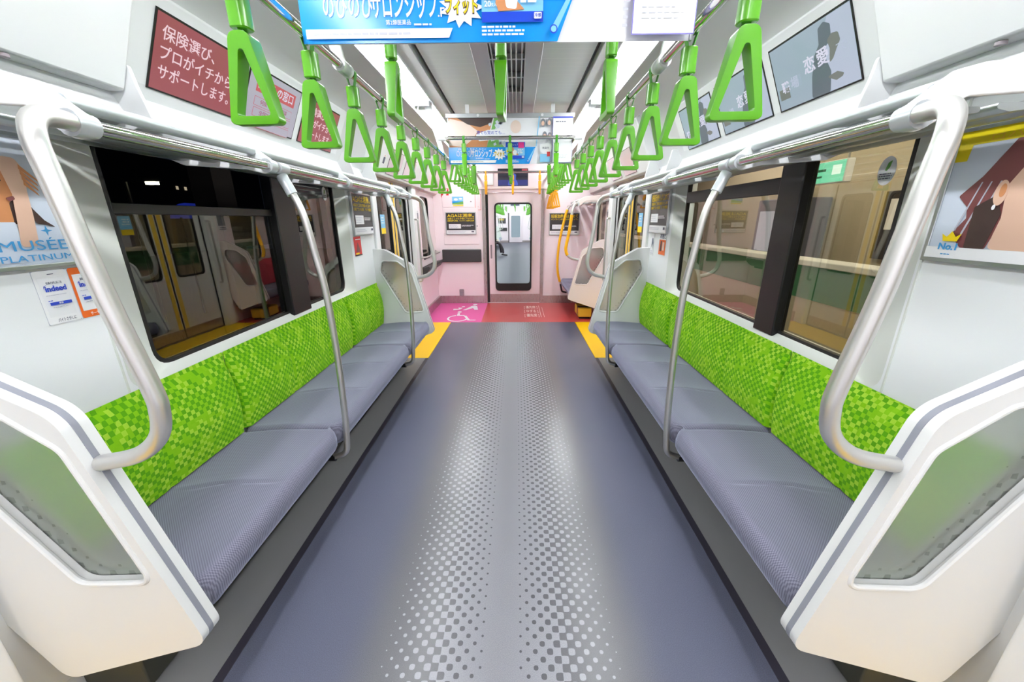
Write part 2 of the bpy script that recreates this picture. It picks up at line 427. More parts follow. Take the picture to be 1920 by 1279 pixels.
WIN = [(-1, 'left'), (1, 'right')]
OUT = rrect(1.28, 3.37, .855, 1.86, .07); INN = rrect(1.445, 3.25, .89, 1.81, .085)
def wall_side(sg, name, root):
    # white wall by the bench with the window opening, then plain wall behind the camera and pink wall in the end zone
    o = plate_with_hole([(.70, 0), (4.02, 0), (4.02, 2.5), (.70, 2.5)], OUT, lambda u, v, t: (sg * (WX + t), u, v), .012)
    o.obj('bench_wall', M['wall'], root, smooth=False)
    lo = MB().loft([[(sg * WX, p[0], p[1]) for p in OUT], [(sg * (WX + .05), p[0], p[1]) for p in INN], [(sg * (WX + .12), p[0], p[1]) for p in INN]])
    lo.obj('window_surround', M['reveal'], root)
    mb = MB(); mb.box(*sorted((sg * WX, sg * (WX + .1))), Y0, -.85, 0, 2.5); mb.obj('rear_wall_panel', M['wall'], root)
    # pink wall with the end window opening
    hole = rrect(5.93, 6.52, .87, 1.80, .12)
    plate_with_hole([(5.50, 0), (YE + .1, 0), (YE + .1, 2.5), (5.50, 2.5)], hole, lambda u, v, t: (sg * (WX + .005 + t), u, v), .08).obj('pink_wall_panel', M['pink'], root, smooth=False)
    # raised white seam strip beside the window
    MB().box(*sorted((sg * (WX - .004), sg * (WX + .004))), 1.262, 1.268, .86, 1.9).obj('panel_seam', M['reveal'], root)
for sg, nm in WIN:
    r = bpy.data.objects.new('wall_' + nm, None); C.objects.link(r); struct(r); wall_side(sg, nm, r)

# side windows: frame, panes, mullion, transom
def window(n, sg, ymul, big_first):
    r = bpy.data.objects.new('window_%d' % n, None); C.objects.link(r); struct(r)
    X = lambda a, b: sorted((sg * a, sg * b))
    plate_with_hole(rrect(1.44, 3.255, .885, 1.815, .085), rrect(1.456, 3.24, .902, 1.80, .075), lambda u, v, t: (sg * (WX + .048 + t), u, v), .03).obj('frame', M['rubber'], r)
    y0, y1 = ymul
    MB().box(*X(WX + .018, WX + .085), y0, y1, .872, 1.83).obj('mullion', M['black'], r, .006)
    for i, (a, b) in enumerate(((1.45, y0 + .01), (y1 - .01, 3.245))):
        low = (i == 0) == big_first                     # this half is a sash lowered a little, open above its bar
        MB().box(*X(WX + .060, WX + .066), a, b, .895, (1.50 if sg < 0 else 1.60) if low else 1.808).obj('pane', M['pane'], r)
    a, b = (1.45, y0) if big_first else (y1, 3.245)
    if sg < 0: MB().box(*X(WX + .046, WX + .082), a, b, 1.485, 1.525).obj('sash_bar', M['black'], r, .003)
    else: MB().box(*X(WX + .046, WX + .082), a, b, 1.575, 1.655).obj('sash_bar', M['black'], r, .003)
    return r
wl = window(1, -1, (2.40, 2.62), True); wr = window(2, 1, (1.92, 2.085), False)
for n, sg in ((3, -1), (4, 1)):
    r = bpy.data.objects.new('window_%d' % n, None); C.objects.link(r); struct(r)
    plate_with_hole(rrect(5.92, 6.53, .86, 1.81, .125), rrect(5.94, 6.51, .88, 1.79, .11), lambda u, v, t: (sg * (WX + .012 + t), u, v), .03).obj('frame', M['rubber'], r)
    MB().box(*sorted((sg * (WX + .03), sg * (WX + .036))), 5.93, 6.52, .87, 1.80).obj('pane', M['pane'], r)
# window decals
for sg, y, z, lab in ((-1, 3.13, 1.655, 'white oval decal on the left window pane beyond the mullion'), (1, 1.545, 1.62, 'white oval decal with green leaf on the near right window pane')):
    b = Board('window_decal', lab, 'sticker', (sg * (WX + .0585), y, z), (0, -sg, 0), (0, 0, 1))
    b.disc('sheet', 0, 0, .036, .05, 'white'); b.poly('leaf_mark', [(-.008, .002), (.0, .028), (.014, .034), (.010, .012), (.0, 0)], 'leaf')
    b.lines(-.026, .03, -.03, -.006, 3, 'ink')

# ceiling shell
prof = [(1.46, 1.84), (1.372, 1.87), (1.235, 2.235), (1.12, 2.34), (.98, 2.415), (.875, 2.45), (.865, 2.465), (.70, 2.465), (.69, 2.452), (.60, 2.452), (.595, 2.48), (.555, 2.53), (.55, 2.48), (.25, 2.48)]
r = bpy.data.objects.new('ceiling', None); C.objects.link(r); struct(r)
for sg in (-1, 1):
    up = [(sg * p[0], p[1]) for p in prof[1:9]]
    top = [(q[0] * 1.0, 2.62) for q in (up[-1], up[0])]
    MB().prism(up + [(sg * .69, 2.60), (sg * 1.46, 2.60), (sg * 1.46, 1.9)], 'y', Y0, YE + .1).obj('side_cove', M['ceil'], r)
    MB().prism([(sg * .842, 2.47), (sg * .852, 2.398), (sg * .862, 2.398), (sg * .868, 2.47)], 'y', Y0, YE).obj('lamp_flange', M['ceil'], r, .002)
    MB().box(*sorted((sg * .593, sg * .69)), Y0, YE + .1, 2.466, 2.6).obj('lamp_trim', M['ceil'], r)
    MB().box(*sorted((sg * .557, sg * .593)), Y0, YE + .1, 2.52, 2.6).obj('air_slot', M['rubber'], r)
    MB().box(*sorted((sg * .2, sg * .557)), Y0, YE + .1, 2.48, 2.6).obj('flat_panel', M['ceilpanel'], r)
MB().box(-.2, .2, Y0, YE + .1, 2.55, 2.6).obj('centre_panel', M['ceil'], r)
# fan duct with louvres along the centre line
t = thing('ceiling_air_duct', 'long grey louvred air duct along the ceiling centre line', 'air duct', (0, 0, 2.47))
for x0, x1 in ((-.225, -.115), (.115, .225)): MB().box(x0, x1, Y0, YE, -.005, .08).obj('side_rail', M['vent'], t, .004)
for x in (-.10, -.072, -.036, -.006, .026, .058, .096): MB().box(x - .0045, x + .0045, Y0, YE, -.004, .022).obj('louvre', M['vent'], t, .002)
for y0 in (-3.6, -.2, 3.0): 
    for y in (y0, y0 + .345): MB().box(-.112, .112, y, y + .30, .028, .034).obj('fan_opening', M['rubber'], t)
    for y in (y0 - .03, y0 + .31, y0 + .655): MB().box(-.115, .115, y, y + .022, .0, .03).obj('cross_bar', M['vent'], t)
MB().box(-.115, .115, Y0, YE, .036, .042).obj('back_plate', M['vent'], t)
# ceiling lamps
LN = {-1: 'left', 1: 'right'}
for sg in (-1, 1):
    for k, (a, b) in enumerate(((Y0 + .1, -.95), (-.85, 1.68), (1.72, 3.86), (4.0, 6.75))):
        pos = ('behind the camera', 'over the nearest straps', 'between the two brackets', 'beyond the far bracket')[k]
        t = thing('ceiling_lamp', 'white lamp strip in the %s ceiling cove %s' % (LN[sg], pos), 'lamp', (sg * .78, (a + b) / 2, 2.46), 0, 'ceiling lamp strips')
        L = (b - a) / 2
        MB().prism(rounded([(-.052, .004), (-.050, -.014), (-.030, -.030), (.030, -.030), (.050, -.014), (.052, .004)], .004, 2), 'y', -L, L).obj('diffuser', M['lamp'], t)
        [MB().box(-.062, .062, e, e + .012, -.034, .004).obj('end_cap', M['white'], t) for e in (-L - .012, L)]

# gable wall at the far end, with the sliding gangway door
r = bpy.data.objects.new('wall_far', None); C.objects.link(r); struct(r)
plate_with_hole([(-1.37, 0), (1.37, 0), (1.37, 2.5), (-1.37, 2.5)], [(-.475, .001), (.475, .001), (.475, 1.905), (-.475, 1.905)], lambda u, v, t: (u, YE + t, v), .10).obj('pink_panel', M['pink'], r, smooth=False)
MB().box(-.60, .62, YE - .02, YE, 1.985, 2.40).obj('header_panel', M['pink'], r, .004)
MB().box(-.62, .64, YE - .028, YE, 1.955, 1.985).obj('header_ledge', M['pinkcream'], r, .003)
for x0, x1 in ((-1.215, -.60), ): MB().box(x0, x1, YE - .006, YE, 1.05, 1.66).obj('locker_panel', M['pink'], r, .003)
MB().box(-1.215, -.665, YE - .006, YE, 1.67, 1.86).obj('upper_locker_panel', M['pink'], r, .003)
for x, z in ((-.72, 1.76), (-.625, 1.36)): MB().tube([(x, YE - .006, z), (x, YE - .012, z)], .011, 12).obj('lock', M['socket'], r)
MB().box(-.532, -.478, YE - .02, YE, 0, 1.955).obj('door_post', M['kick'], r, .004)
MB().box(.478, .532, YE - .02, YE, 0, 1.955).obj('door_post', M['kick'], r, .004)
for n, (a, b) in enumerate(((-1.36, -.535), (.535, 1.36))):
    struct(MB().box(a, b, YE - .012, YE, 0, .135).obj('baseboard_%s' % ('left', 'right')[n], M['kick']))
struct(MB().box(-1.37, -1.335, 5.6, YE - .012, 0, .135).obj('baseboard_side', M['kick']))
r = bpy.data.objects.new('door_1', None); C.objects.link(r); struct(r)
plate_with_hole([(-.43, .0), (.475, .0), (.475, 1.90), (-.43, 1.90)], rrect(-.305, .305, .24, 1.72, .07), lambda u, v, t: (u, YE + .03 + t, v), .035).obj('leaf', M['pink'], r, smooth=False)
plate_with_hole(rrect(-.325, .325, .22, 1.74, .08), rrect(-.298, .298, .355, 1.712, .055), lambda u, v, t: (u, YE + .018 + t, v), .05).obj('window_gasket', M['rubber'], r)
MB().box(-.30, .30, YE + .045, YE + .051, .24, 1.72).obj('window_glass', M['clear'], r)
MB().box(-.43, .475, YE + .02, YE + .03, .0, .16).obj('kick_plate', M['kick'], r)
MB().prism(rrect(-.405, -.375, .80, 1.04, .012), 'y', YE + .022, YE + .031).obj('recessed_grip', M['socket'], r)
MB().box(-.478, -.43, YE + .032, YE + .09, 0, 1.905).obj('edge_seal', M['rubber'], r)
# rear end wall behind the camera
struct(MB().box(-1.46, 1.46, Y0 - .1, Y0, 0, 2.6).obj('wall_rear', M['pink']))

# sloping overhead covers: display panel by the bench, door headers
TR = [3]
def cover(name, pts, y0, y1, sg, m='panel', bevel=.008):
    TR[0] += 1
    return struct(MB().prism([(sg * a, b) for a, b in pts], 'y', y0, y1).obj('trim_%d' % TR[0], M[m], None, bevel))
for sg in (-1, 1):
    cover('display', [(1.362, 1.905), (1.215, 2.235), (1.25, 2.26), (1.40, 2.0), (1.40, 1.905)], 1.515, 3.26, sg)
    cover('ledge', [(1.40, 1.90), (1.345, 1.895), (1.33, 1.865), (1.30, 1.80), (1.335, 1.79), (1.40, 1.76)], 1.02, 3.70, sg, 'panel', .006)
    hp = [(1.285, 1.885), (1.165, 2.17), (1.10, 2.30), (1.16, 2.36), (1.45, 2.3), (1.45, 1.885)]
    cover('header', hp, -1.5, 1.50, sg); cover('header', hp, 3.80, 6.0, sg)
    MB_ = MB().tube([(sg * 1.30, 1.18, 1.884), (sg * 1.30, 1.18, 1.876)], .012, 12); struct(MB_.obj('trim_lock', M['socket']))
    # pillar and lower panel in the near doorway
    struct(MB().prism(rounded([(sg * 1.40, .28), (sg * 1.30, .30), (sg * 1.30, .712), (sg * 1.40, .716)], [0, .02, .012, 0], 4), 'z', 0, 1.62).obj('trim_%d' % (30 + sg), M['panel'], None))
    struct(MB().box(*sorted((sg * 1.345, sg * 1.40)), .71, .87, .09, .60).obj('trim_%d' % (40 + sg), M['ceil'], None, .004))
    # door pillars on both sides of the far door
    struct(MB().box(*sorted((sg * 1.315, sg * 1.40)), 5.38, 5.56, 0, 1.92).obj('trim_%d' % (50 + sg), M['panel'], None, .012))
    struct(MB().box(*sorted((sg * 1.335, sg * 1.40)), 3.93, 4.05, 0, 1.92).obj('trim_%d' % (60 + sg), M['panel'], None, .01))
    # pink upper cover over the end zone
    struct(MB().prism([(sg * a, b) for a, b in [(1.37, 1.86), (1.30, 1.88), (1.20, 2.12), (1.12, 2.30), (1.40, 2.35), (1.40, 1.86)]], 'y', 6.0, YE - .002).obj('trim_%d' % (70 + sg), M['pink'], None, .006))

# passenger doors: two leaves each side, a pair in the far doorway, one in the near doorway
def doors(n, sg, ya, yb):
    r = bpy.data.objects.new('door_%d' % n, None); C.objects.link(r); struct(r)
    ym = (ya + yb) / 2; X0 = 1.385
    P = lambda u, v, t: (sg * (X0 + t), u, v)
    for a, b in ((ya, ym - .004), (ym + .004, yb)):
        lf = plate_with_hole([(a, .02), (b, .02), (b, 1.90), (a, 1.90)], rrect(a + .12, b - .12, .80, 1.72, .06), P, .035).obj('leaf', M['door'], r, smooth=False)
        plate_with_hole(rrect(a + .10, b - .10, .78, 1.74, .07), rrect(a + .122, b - .122, .802, 1.718, .06), lambda u, v, t: (sg * (X0 - .006 + t), u, v), .02).obj('window_gasket', M['rubber'], r)
        MB().box(*sorted((sg * (X0 + .012), sg * (X0 + .018))), a + .11, b - .11, .79, 1.73).obj('window_glass', M['pane'], r)
        e = (b - .075, b - .02) if b < ym + .001 else (a + .02, a + .075)
        MB().box(*sorted((sg * (X0 - .0015), sg * X0)), e[0], e[1], .02, 1.90).obj('yellow_edge_tape', M['doory'], r)
        MB().box(*sorted((sg * (X0 - .002), sg * X0)), a, b, .02, .14).obj('kick_plate', M['kick'], r)
    MB().box(*sorted((sg * (X0 - .003), sg * (X0 + .03))), ym - .009, ym + .009, .02, 1.90).obj('meeting_seal', M['rubber'], r)
    MB().box(*sorted((sg * (X0 - .03), sg * (X0 + .05))), ya, yb, 1.87, 1.93).obj('head_rail', M['kick'], r)
    MB().box(*sorted((sg * (X0 - .02), sg * (X0 + .1))), ya, yb, -.01, .012).obj('sill', M['kick'], r)
    for a in (ya - .012, yb): MB().box(*sorted((sg * (X0 - .012), sg * (X0 + .04))), a, a + .012, 0, 1.9).obj('edge_gasket', M['rubber'], r)
doors(2, -1, 4.06, 5.37); doors(3, 1, 4.06, 5.37); doors(4, -1, -.85, .28); doors(5, 1, -.85, .28)

# ================================================================== SEAT PARTITIONS
POUT = rounded([(1.372, 1.19), (1.25, 1.185), (.985, 1.035), (.805, .335), (1.25, .185), (1.30, .30), (1.372, .46)], [0, .09, .10, .045, .05, .05, .0], 8)
PIN = rounded([(1.285, 1.08), (1.13, 1.07), (.995, .955), (.895, .555), (1.09, .548), (1.315, .97)], [.05, .05, .06, .035, .05, .06], 7)
def partition(label, sg, y, body='cream', group='seat end partitions'):
    t = thing('seat_partition', label, 'partition', (0, y, 0), 0, group)
    th = .062; p = plate_with_hole([(sg * a, b) for a, b in POUT], [(sg * a, b) for a, b in PIN], lambda u, v, tt: (u, tt - th / 2, v), th)
    o = p.obj('panel', M[body], t, .014, 3, ang=40)
    MB().prism([(sg * a, b) for a, b in [(q[0], q[1]) for q in PIN]], 'y', -.003, .003).obj('frosted_pane', M['frost'], t, smooth=False)
    for s2 in (-1, 1):
        MB().tube([(sg * a, s2 * .028, b) for a, b in PIN], .0085, 10, closed=True).obj('window_rim', M[body], t)
    # grey stripe let into the narrow edge
    i0 = 1; e = [q for q in POUT if q[1] > .30 and q[0] < 1.32 and (q[0] < 1.0 or q[1] > .9)]
    mb = MB(); ring = []
    P = [Vector((sg * a, 0, b)) for a, b in e]
    for i, q in enumerate(P):
        d = (P[min(i + 1, len(P) - 1)] - P[max(i - 1, 0)]).normalized(); n = Vector((d.z, 0, -d.x)); c = Vector((sg * 1.2, 0, .65))
        if n.dot(q - c) < 0: n = -n
        ring.append([tuple(q + n * .0012 + Vector((0, -.0075, 0))), tuple(q + n * .0012 + Vector((0, .0075, 0))), tuple(q - n * .01 + Vector((0, .0075, 0))), tuple(q - n * .01 + Vector((0, -.0075, 0)))])
    mb.loft(ring, True, True).obj('edge_stripe', M['stripe'], o)
    return t
NEAR, FAR, PEND = .785, 3.885, 5.615
partition('white seat partition with frosted window at near end of left bench', -1, NEAR)
partition('white seat partition with frosted window at near end of right bench', 1, NEAR)
partition('white seat partition with frosted window at far end of left bench', -1, FAR)
partition('white seat partition with frosted window at far end of right bench', 1, FAR)
partition('pink seat partition with frosted window beside the red priority seats', 1, PEND, 'pinkcream')

# ================================================================== BENCHES
def bench(label, sg, mods, group, backm='moq', heater=True):
    """mods: list of (y0, y1, seats)"""
    t = thing('bench_seat', label, 'bench', (0, 0, 0), 0, group)
    for (a, b, n) in mods:
        # cushion: grid surface in (x across, y along), with a dip per sitter and a crease between sitters
        nx, ny = 26, 46 * n; g = .003; rows = []
        for j in range(ny + 1):
            v = j / ny; y = a + g + (b - a - 2 * g) * v
            row = []
            sv = v * n; fr = sv - math.floor(sv) if sv < n else 1.0
            dip = math.sin(math.pi * min(max(fr, 0), 1)) ** .8
            edge = min(v, 1 - v) * (b - a)
            for i in range(nx + 1):
                u = i / nx                                # 0 rear, 1 front edge, wraps to the underside
                if u < .78:
                    x = 1.335 - (1.335 - .880) * (u / .78); q = u / .78
                    z = .448 + .014 * math.sin(math.pi * min(q * 1.05, 1)) - .010 * (1 - q) - .026 * dip * math.sin(math.pi * q) ** .7 + .012 * q
                    ext = math.exp(-((q - .55) / .33) ** 4)
                    for k in range(1, n):
                        yc = a + (b - a) * k / n + .016 * math.tanh((q - .35) * 6) * (1 if k else 1)
                        z -= .013 * ext * math.exp(-((y - yc) / .0085) ** 2)
                    if edge < .06 and q > .85: x += .030 * (1 - edge / .06) ** 2.2 * (q - .85) / .15
                    if edge < .03: z -= .026 * (1 - edge / .03) ** 2
                else:
                    w_ = (u - .78) / .22; an = math.pi * w_ * .97
                    x = .880 - .036 * math.sin(an) ** .9 + .02 * (w_ > .8) * (w_ - .8) * 5; z = (.46 - .022 * 0) - .062 * (1 - math.cos(an))
                    if edge < .06: x += .030 * (1 - edge / .06) ** 2.2
                row.append((sg * x, y, z))
            row.append((sg * 1.335, y, .33)); rows.append(row)
        mb = MB().loft(rows, True, True); mb.obj('seat_cushion', M['cush'], t, ang=60)
        # backrest
        rows = []; nu = 22
        for j in range(ny + 1):
            v = j / ny; y = a + g + (b - a - 2 * g) * v; edge = min(v, 1 - v) * (b - a)
            sv = v * n; fr = sv - math.floor(sv) if sv < n else 1.0
            row = []
            inset = .030 * max(0, 1 - edge / .035) ** 2.2
            for i in range(nu + 1):
                u = i / nu
                z = .445 + .435 * u
                bul = 1.318 - .028 * math.sin(math.pi * min(u * 1.05, 1)) - .012 * math.sin(math.pi * fr) * math.sin(math.pi * u) + .030 * u
                if u > .84: k = (u - .84) / .16; bul += .035 * k ** 2.2; z -= .028 * k ** 2
                for k in range(1, n):
                    yc = a + (b - a) * k / n; bul += .006 * math.exp(-((y - yc) / .009) ** 2)
                row.append((sg * min(bul + inset, 1.353), y, z))
            row += [(sg * 1.356, y, .86), (sg * 1.356, y, .445)]
            rows.append(row)
        mb = MB().loft(rows, True, True); mb.obj('backrest', M[backm], t, ang=60)
    y0, y1 = mods[0][0], mods[-1][1]
    MB().prism([(sg * p[0], p[1]) for p in [(1.35, .345), (.89, .345), (.90, .318), (1.05, .30), (1.35, .22)]], 'y', y0 + .01, y1 - .01).obj('seat_pan', M['black'], t, .004)
    if heater:
        MB().box(*sorted((sg * 1.14, sg * 1.35)), y0 + .02, y1 - .06, .002, .26).obj('heater_box', M['dark'], t, .006)
        mb = MB()
        k = y0 + .3
        while k < y1 - .2: mb.box(*sorted((sg * 1.136, sg * 1.14)), k, k + .2, .06, .2); k += .28
        mb.obj('heater_grille', M['rubber'], [c for c in t.children if c.name.startswith('heater_box')][0])
    return t
MODS = [(.82, 1.72, 2), (1.72, 3.07, 3), (3.07, 3.852, 2)]
bench('long left bench of grey cushions with green checked backrests', -1, MODS, 'green long benches')
bench('long right bench of grey cushions with green checked backrests', 1, MODS, 'green long benches')
bench('short priority bench with red backrest and grey seat by the end wall', 1, [(5.65, 6.90, 3)], None, 'redback', False)

# ================================================================== POLES
def bar(name, label, path, r, cat='grab pole', m='steel', group=None):
    t = thing(name, label, cat, (0, 0, 0), 0, group)
    MB().tube(path, r, 18).obj('pole', M[m], t); return t
for sg in (-1, 1):
    for y, w_ in ((1.74, 'nearer'), (3.09, 'farther')):
        t = bar('grab_pole', 'steel bowed grab pole in front of the %s bench, the %s of two' % (LN[sg], w_),
                spline([(sg * .917, y, 1.61), (sg * .868, y, 1.485), (sg * .840, y, 1.30), (sg * .821, y, 1.16), (sg * .814, y, .98), (sg * .812, y, .77), (sg * .818, y, .54), (sg * .824, y, .42)], 8)
                + smooth_path([(sg * .829, y, .37), (sg * .838, y, .285), (sg * .93, y, .262)], 8, .07), .0155, group='bowed poles by the benches')
        MB().tube([(sg * .933, y, 1.64), (sg * .899, y, 1.565)], .022, 16).obj('tee_socket', M['rackpipe'], t)
        MB().tube([(sg * .93, y - .03, 1.667), (sg * .93, y + .03, 1.667)], .0235, 16).obj('clamp', M['rackpipe'], t)
        MB().tube([(sg * .90, y, .262), (sg * .945, y, .262)], .02, 12).obj('foot_socket', M['black'], t)
def end_pole(label, sg, yp, d, m='rackpipe', group='curved end poles'):
    """curved pole from the rack corner down and back to the partition; d: direction away from the rack"""
    p = lambda x, dy, z: (sg * x, yp + d * dy, z)
    path = spline([p(.932, -.185, 1.667), p(.910, -.115, 1.666), p(.874, -.043, 1.651), p(.845, -.004, 1.606), p(.831, 0, 1.52), p(.804, 0, 1.30), p(.768, 0, 1.10), p(.766, 0, 1.04), p(.780, 0, .985), p(.815, 0, .945), p(.866, 0, .918), p(.95, 0, .900)], 8)
    t = thing('grab_pole', label, 'grab pole', (0, 0, 0), 0, group)
    MB().tube(path, .0195, 18).obj('pole', M['satin'], t)
    MB().tube([p(.93, -.19, 1.667), p(.93, -.155, 1.667)], .0285, 18).obj('rack_socket', M['rackpipe'], t)
    return t, path
end_pole('thick curved pole at near end of left luggage rack', -1, NEAR, -1)
end_pole('thick curved pole at near end of right luggage rack', 1, NEAR, -1)
end_pole('curved pole at far end of left luggage rack', -1, FAR + .02, 1)
end_pole('curved pole at far end of right luggage rack', 1, FAR + .02, 1)
t, path = end_pole('curved pole with yellow grip by the pink partition', 1, PEND + .03, -1)
MB().tube(path[32:68], .0225, 18).obj('yellow_grip', M['poley'], t.children[0])
t = thing('grab_pole', 'tall bowed yellow pole in front of the red priority bench', 'grab pole')
pp = spline([(.90, 6.42, 1.66), (.855, 6.42, 1.58), (.80, 6.42, 1.36), (.752, 6.42, 1.1), (.732, 6.42, .85), (.742, 6.42, .62), (.79, 6.42, .43)], 10)
pl = MB().tube(pp, .0155, 16).obj('pole', M['steel'], t); MB().tube(pp[8:-2], .0205, 16).obj('yellow_grip', M['poley'], pl)
MB().tube(smooth_path([pp[-1], (.805, 6.42, .36), (.82, 6.42, .30), (.9, 6.42, .285)], 6, .03), .015, 12).obj('foot', M['black'], t)
for sg in (-1, 1):
    t = bar('door_handrail', 'straight steel handrail on the white door pillar, %s side' % LN[sg], smooth_path([(sg * 1.318, 5.40, 1.47), (sg * 1.27, 5.40, 1.47), (sg * 1.27, 5.40, .64), (sg * 1.318, 5.40, .64)], 5, .03), .013, 'handrail', group='door pillar handrails')

# ================================================================== LUGGAGE RACKS
def rack(label, sg, ya, yb, arms, group, m='panel'):
    t = thing('luggage_rack', label, 'luggage rack', (0, 0, 0), 0, group)
    MB().tube([(sg * .93, ya, 1.667), (sg * .93, yb, 1.667)], .0165, 18).obj('front_pipe', M['chrome'], t)
    MB().tube([(sg * .985, ya + .02, 1.722), (sg * .985, yb - .03, 1.722)], .0165, 16).obj('upper_pipe', M['rackpipe'], t)
    for x, z in ((.995, 1.676), (1.115, 1.684), (1.235, 1.692)):
        MB().prism(rounded([(sg * x, z), (sg * (x + .03), z - .006), (sg * (x + .085), z), (sg * (x + .085), z + .012), (sg * x, z + .012)], .008, 3), 'y', ya, yb).obj('shelf_slat', M['alu'], t)
    MB().prism([(sg * 1.325, 1.704), (sg * 1.358, 1.704), (sg * 1.358, 1.74), (sg * 1.325, 1.73)], 'y', ya - .2, yb + .05).obj('wall_rail', M['alu'], t)
    for y in arms:
        big = y in (arms[0],)
        o = rounded([(sg * 1.357, 1.79), (sg * 1.06, 1.772), (sg * 1.0, 1.757), (sg * .915, 1.69), (sg * .911, 1.645), (sg * .95, 1.638), (sg * .985, 1.658), (sg * 1.035, 1.706), (sg * 1.357, 1.725)] if big else [(sg * 1.357, 1.79), (sg * 1.06, 1.765), (sg * 1.0, 1.752), (sg * .915, 1.69), (sg * .911, 1.645), (sg * .95, 1.638), (sg * 1.02, 1.655), (sg * 1.27, 1.672), (sg * 1.357, 1.71)], [0, .03, .03, .02, .02, .02, .03, .03, 0], 5)
        arm = MB().prism(o, 'y', y - .007, y + .007).obj('bracket_arm', M[m], t, .003)
        MB().tube([(sg * .93, y - .02, 1.667), (sg * .93, y + .02, 1.667)], .026, 16).obj('pipe_clamp', M['rackpipe'], arm)
    return t
rack('steel luggage rack above the left bench', -1, .97, 3.73, (.97, 1.66, 2.40, 3.36, 3.73), 'long luggage racks')
rack('steel luggage rack above the right bench', 1, .97, 3.73, (.97, 1.66, 2.40, 3.36, 3.73), 'long luggage racks')
rack('short luggage rack above the red priority bench', 1, 5.80, 6.90, (5.80, 6.3), None, 'pinkcream')
for sg in (-1, 1):
    for y, w_ in ((1.508, 'near'), (3.27, 'middle'), (3.79, 'far')):
        o = rounded([(sg * 1.30, 1.965), (sg * 1.257, 1.965), (sg * 1.245, 1.90), (sg * 1.218, 1.80), (sg * 1.30, 1.765), (sg * 1.36, 1.78), (sg * 1.36, 1.86)], .012, 3)
        tag(MB().prism(o, 'y', y - .006, y + .006).obj('cover_fin', M['panel'], None, .002), 'small white fin plate between cover and %s luggage rack, %s one' % (LN[sg], w_), 'fin plate', 'fin plates over the racks')

# ================================================================== HAND RAILS AND STRAPS
def handrail(label, a, b, r=.0165, ends=True):
    t = thing('handrail', label, 'handrail')
    MB().tube([a, b], r, 18).obj('pipe', M['chrome'], t)
    return t
RX, RZ = .62, 2.03
for sg in (-1, 1):
    t = handrail('long chrome strap rail over the %s bench' % LN[sg], (sg * RX, -3.99, RZ), (sg * RX, 4.30, RZ))
    for y in (1.74,): MB().tube([(sg * RX, y - .035, RZ), (sg * RX, y + .035, RZ)], .025, 16).obj('collar', M['white'], t)
    handrail('higher chrome strap rail over the aisle door zone, %s side' % LN[sg], (sg * .60, 3.93, 2.18), (sg * .60, 6.945, 2.18))
    for y, w_ in ((1.76, 'near'), (3.94, 'far')):
        t = thing('ceiling_bracket', 'white bracket from ceiling to the %s strap rail, %s one' % (LN[sg], w_), 'bracket', (0, y, 0), 0, 'strap rail brackets')
        MB().loft([[(sg * (x + dx), dy, z) for dx, dy in ((-wd, -.012), (wd, -.012), (wd, .012), (-wd, .012))] for x, z, wd in ((.755, 2.47, .034), (.72, 2.36, .031), (.675, 2.22, .027), (.645, 2.10, .022), (.628, 2.035, .018))], True, True).obj('arm', M['panel'], t, .005)
        MB().tube([(sg * RX, -.032, RZ), (sg * RX, .032, RZ)], .025, 16).obj('rail_socket', M['white'], t)
        MB().tube([(sg * .665, 0, 2.18), (sg * .60, 0, 2.18)], .026, 16).obj('bar_socket', M['white'], t)
for y, w_ in ((1.76, 'behind the near hanging advert'), (3.94, 'in front of the far hanging advert'), (4.78, 'behind the far hanging advert')):
    handrail('steel cross bar between the strap rails %s' % w_, (-.615, y, 2.18), (.615, y, 2.18), .0165)
handrail('steel cross bar with yellow straps near the end wall', (-.61, 6.6, 2.18), (.61, 6.6, 2.18))
handrail('short steel rail with yellow straps over the priority bench', (RX, 5.7, 1.96), (RX, 6.945, 1.96))

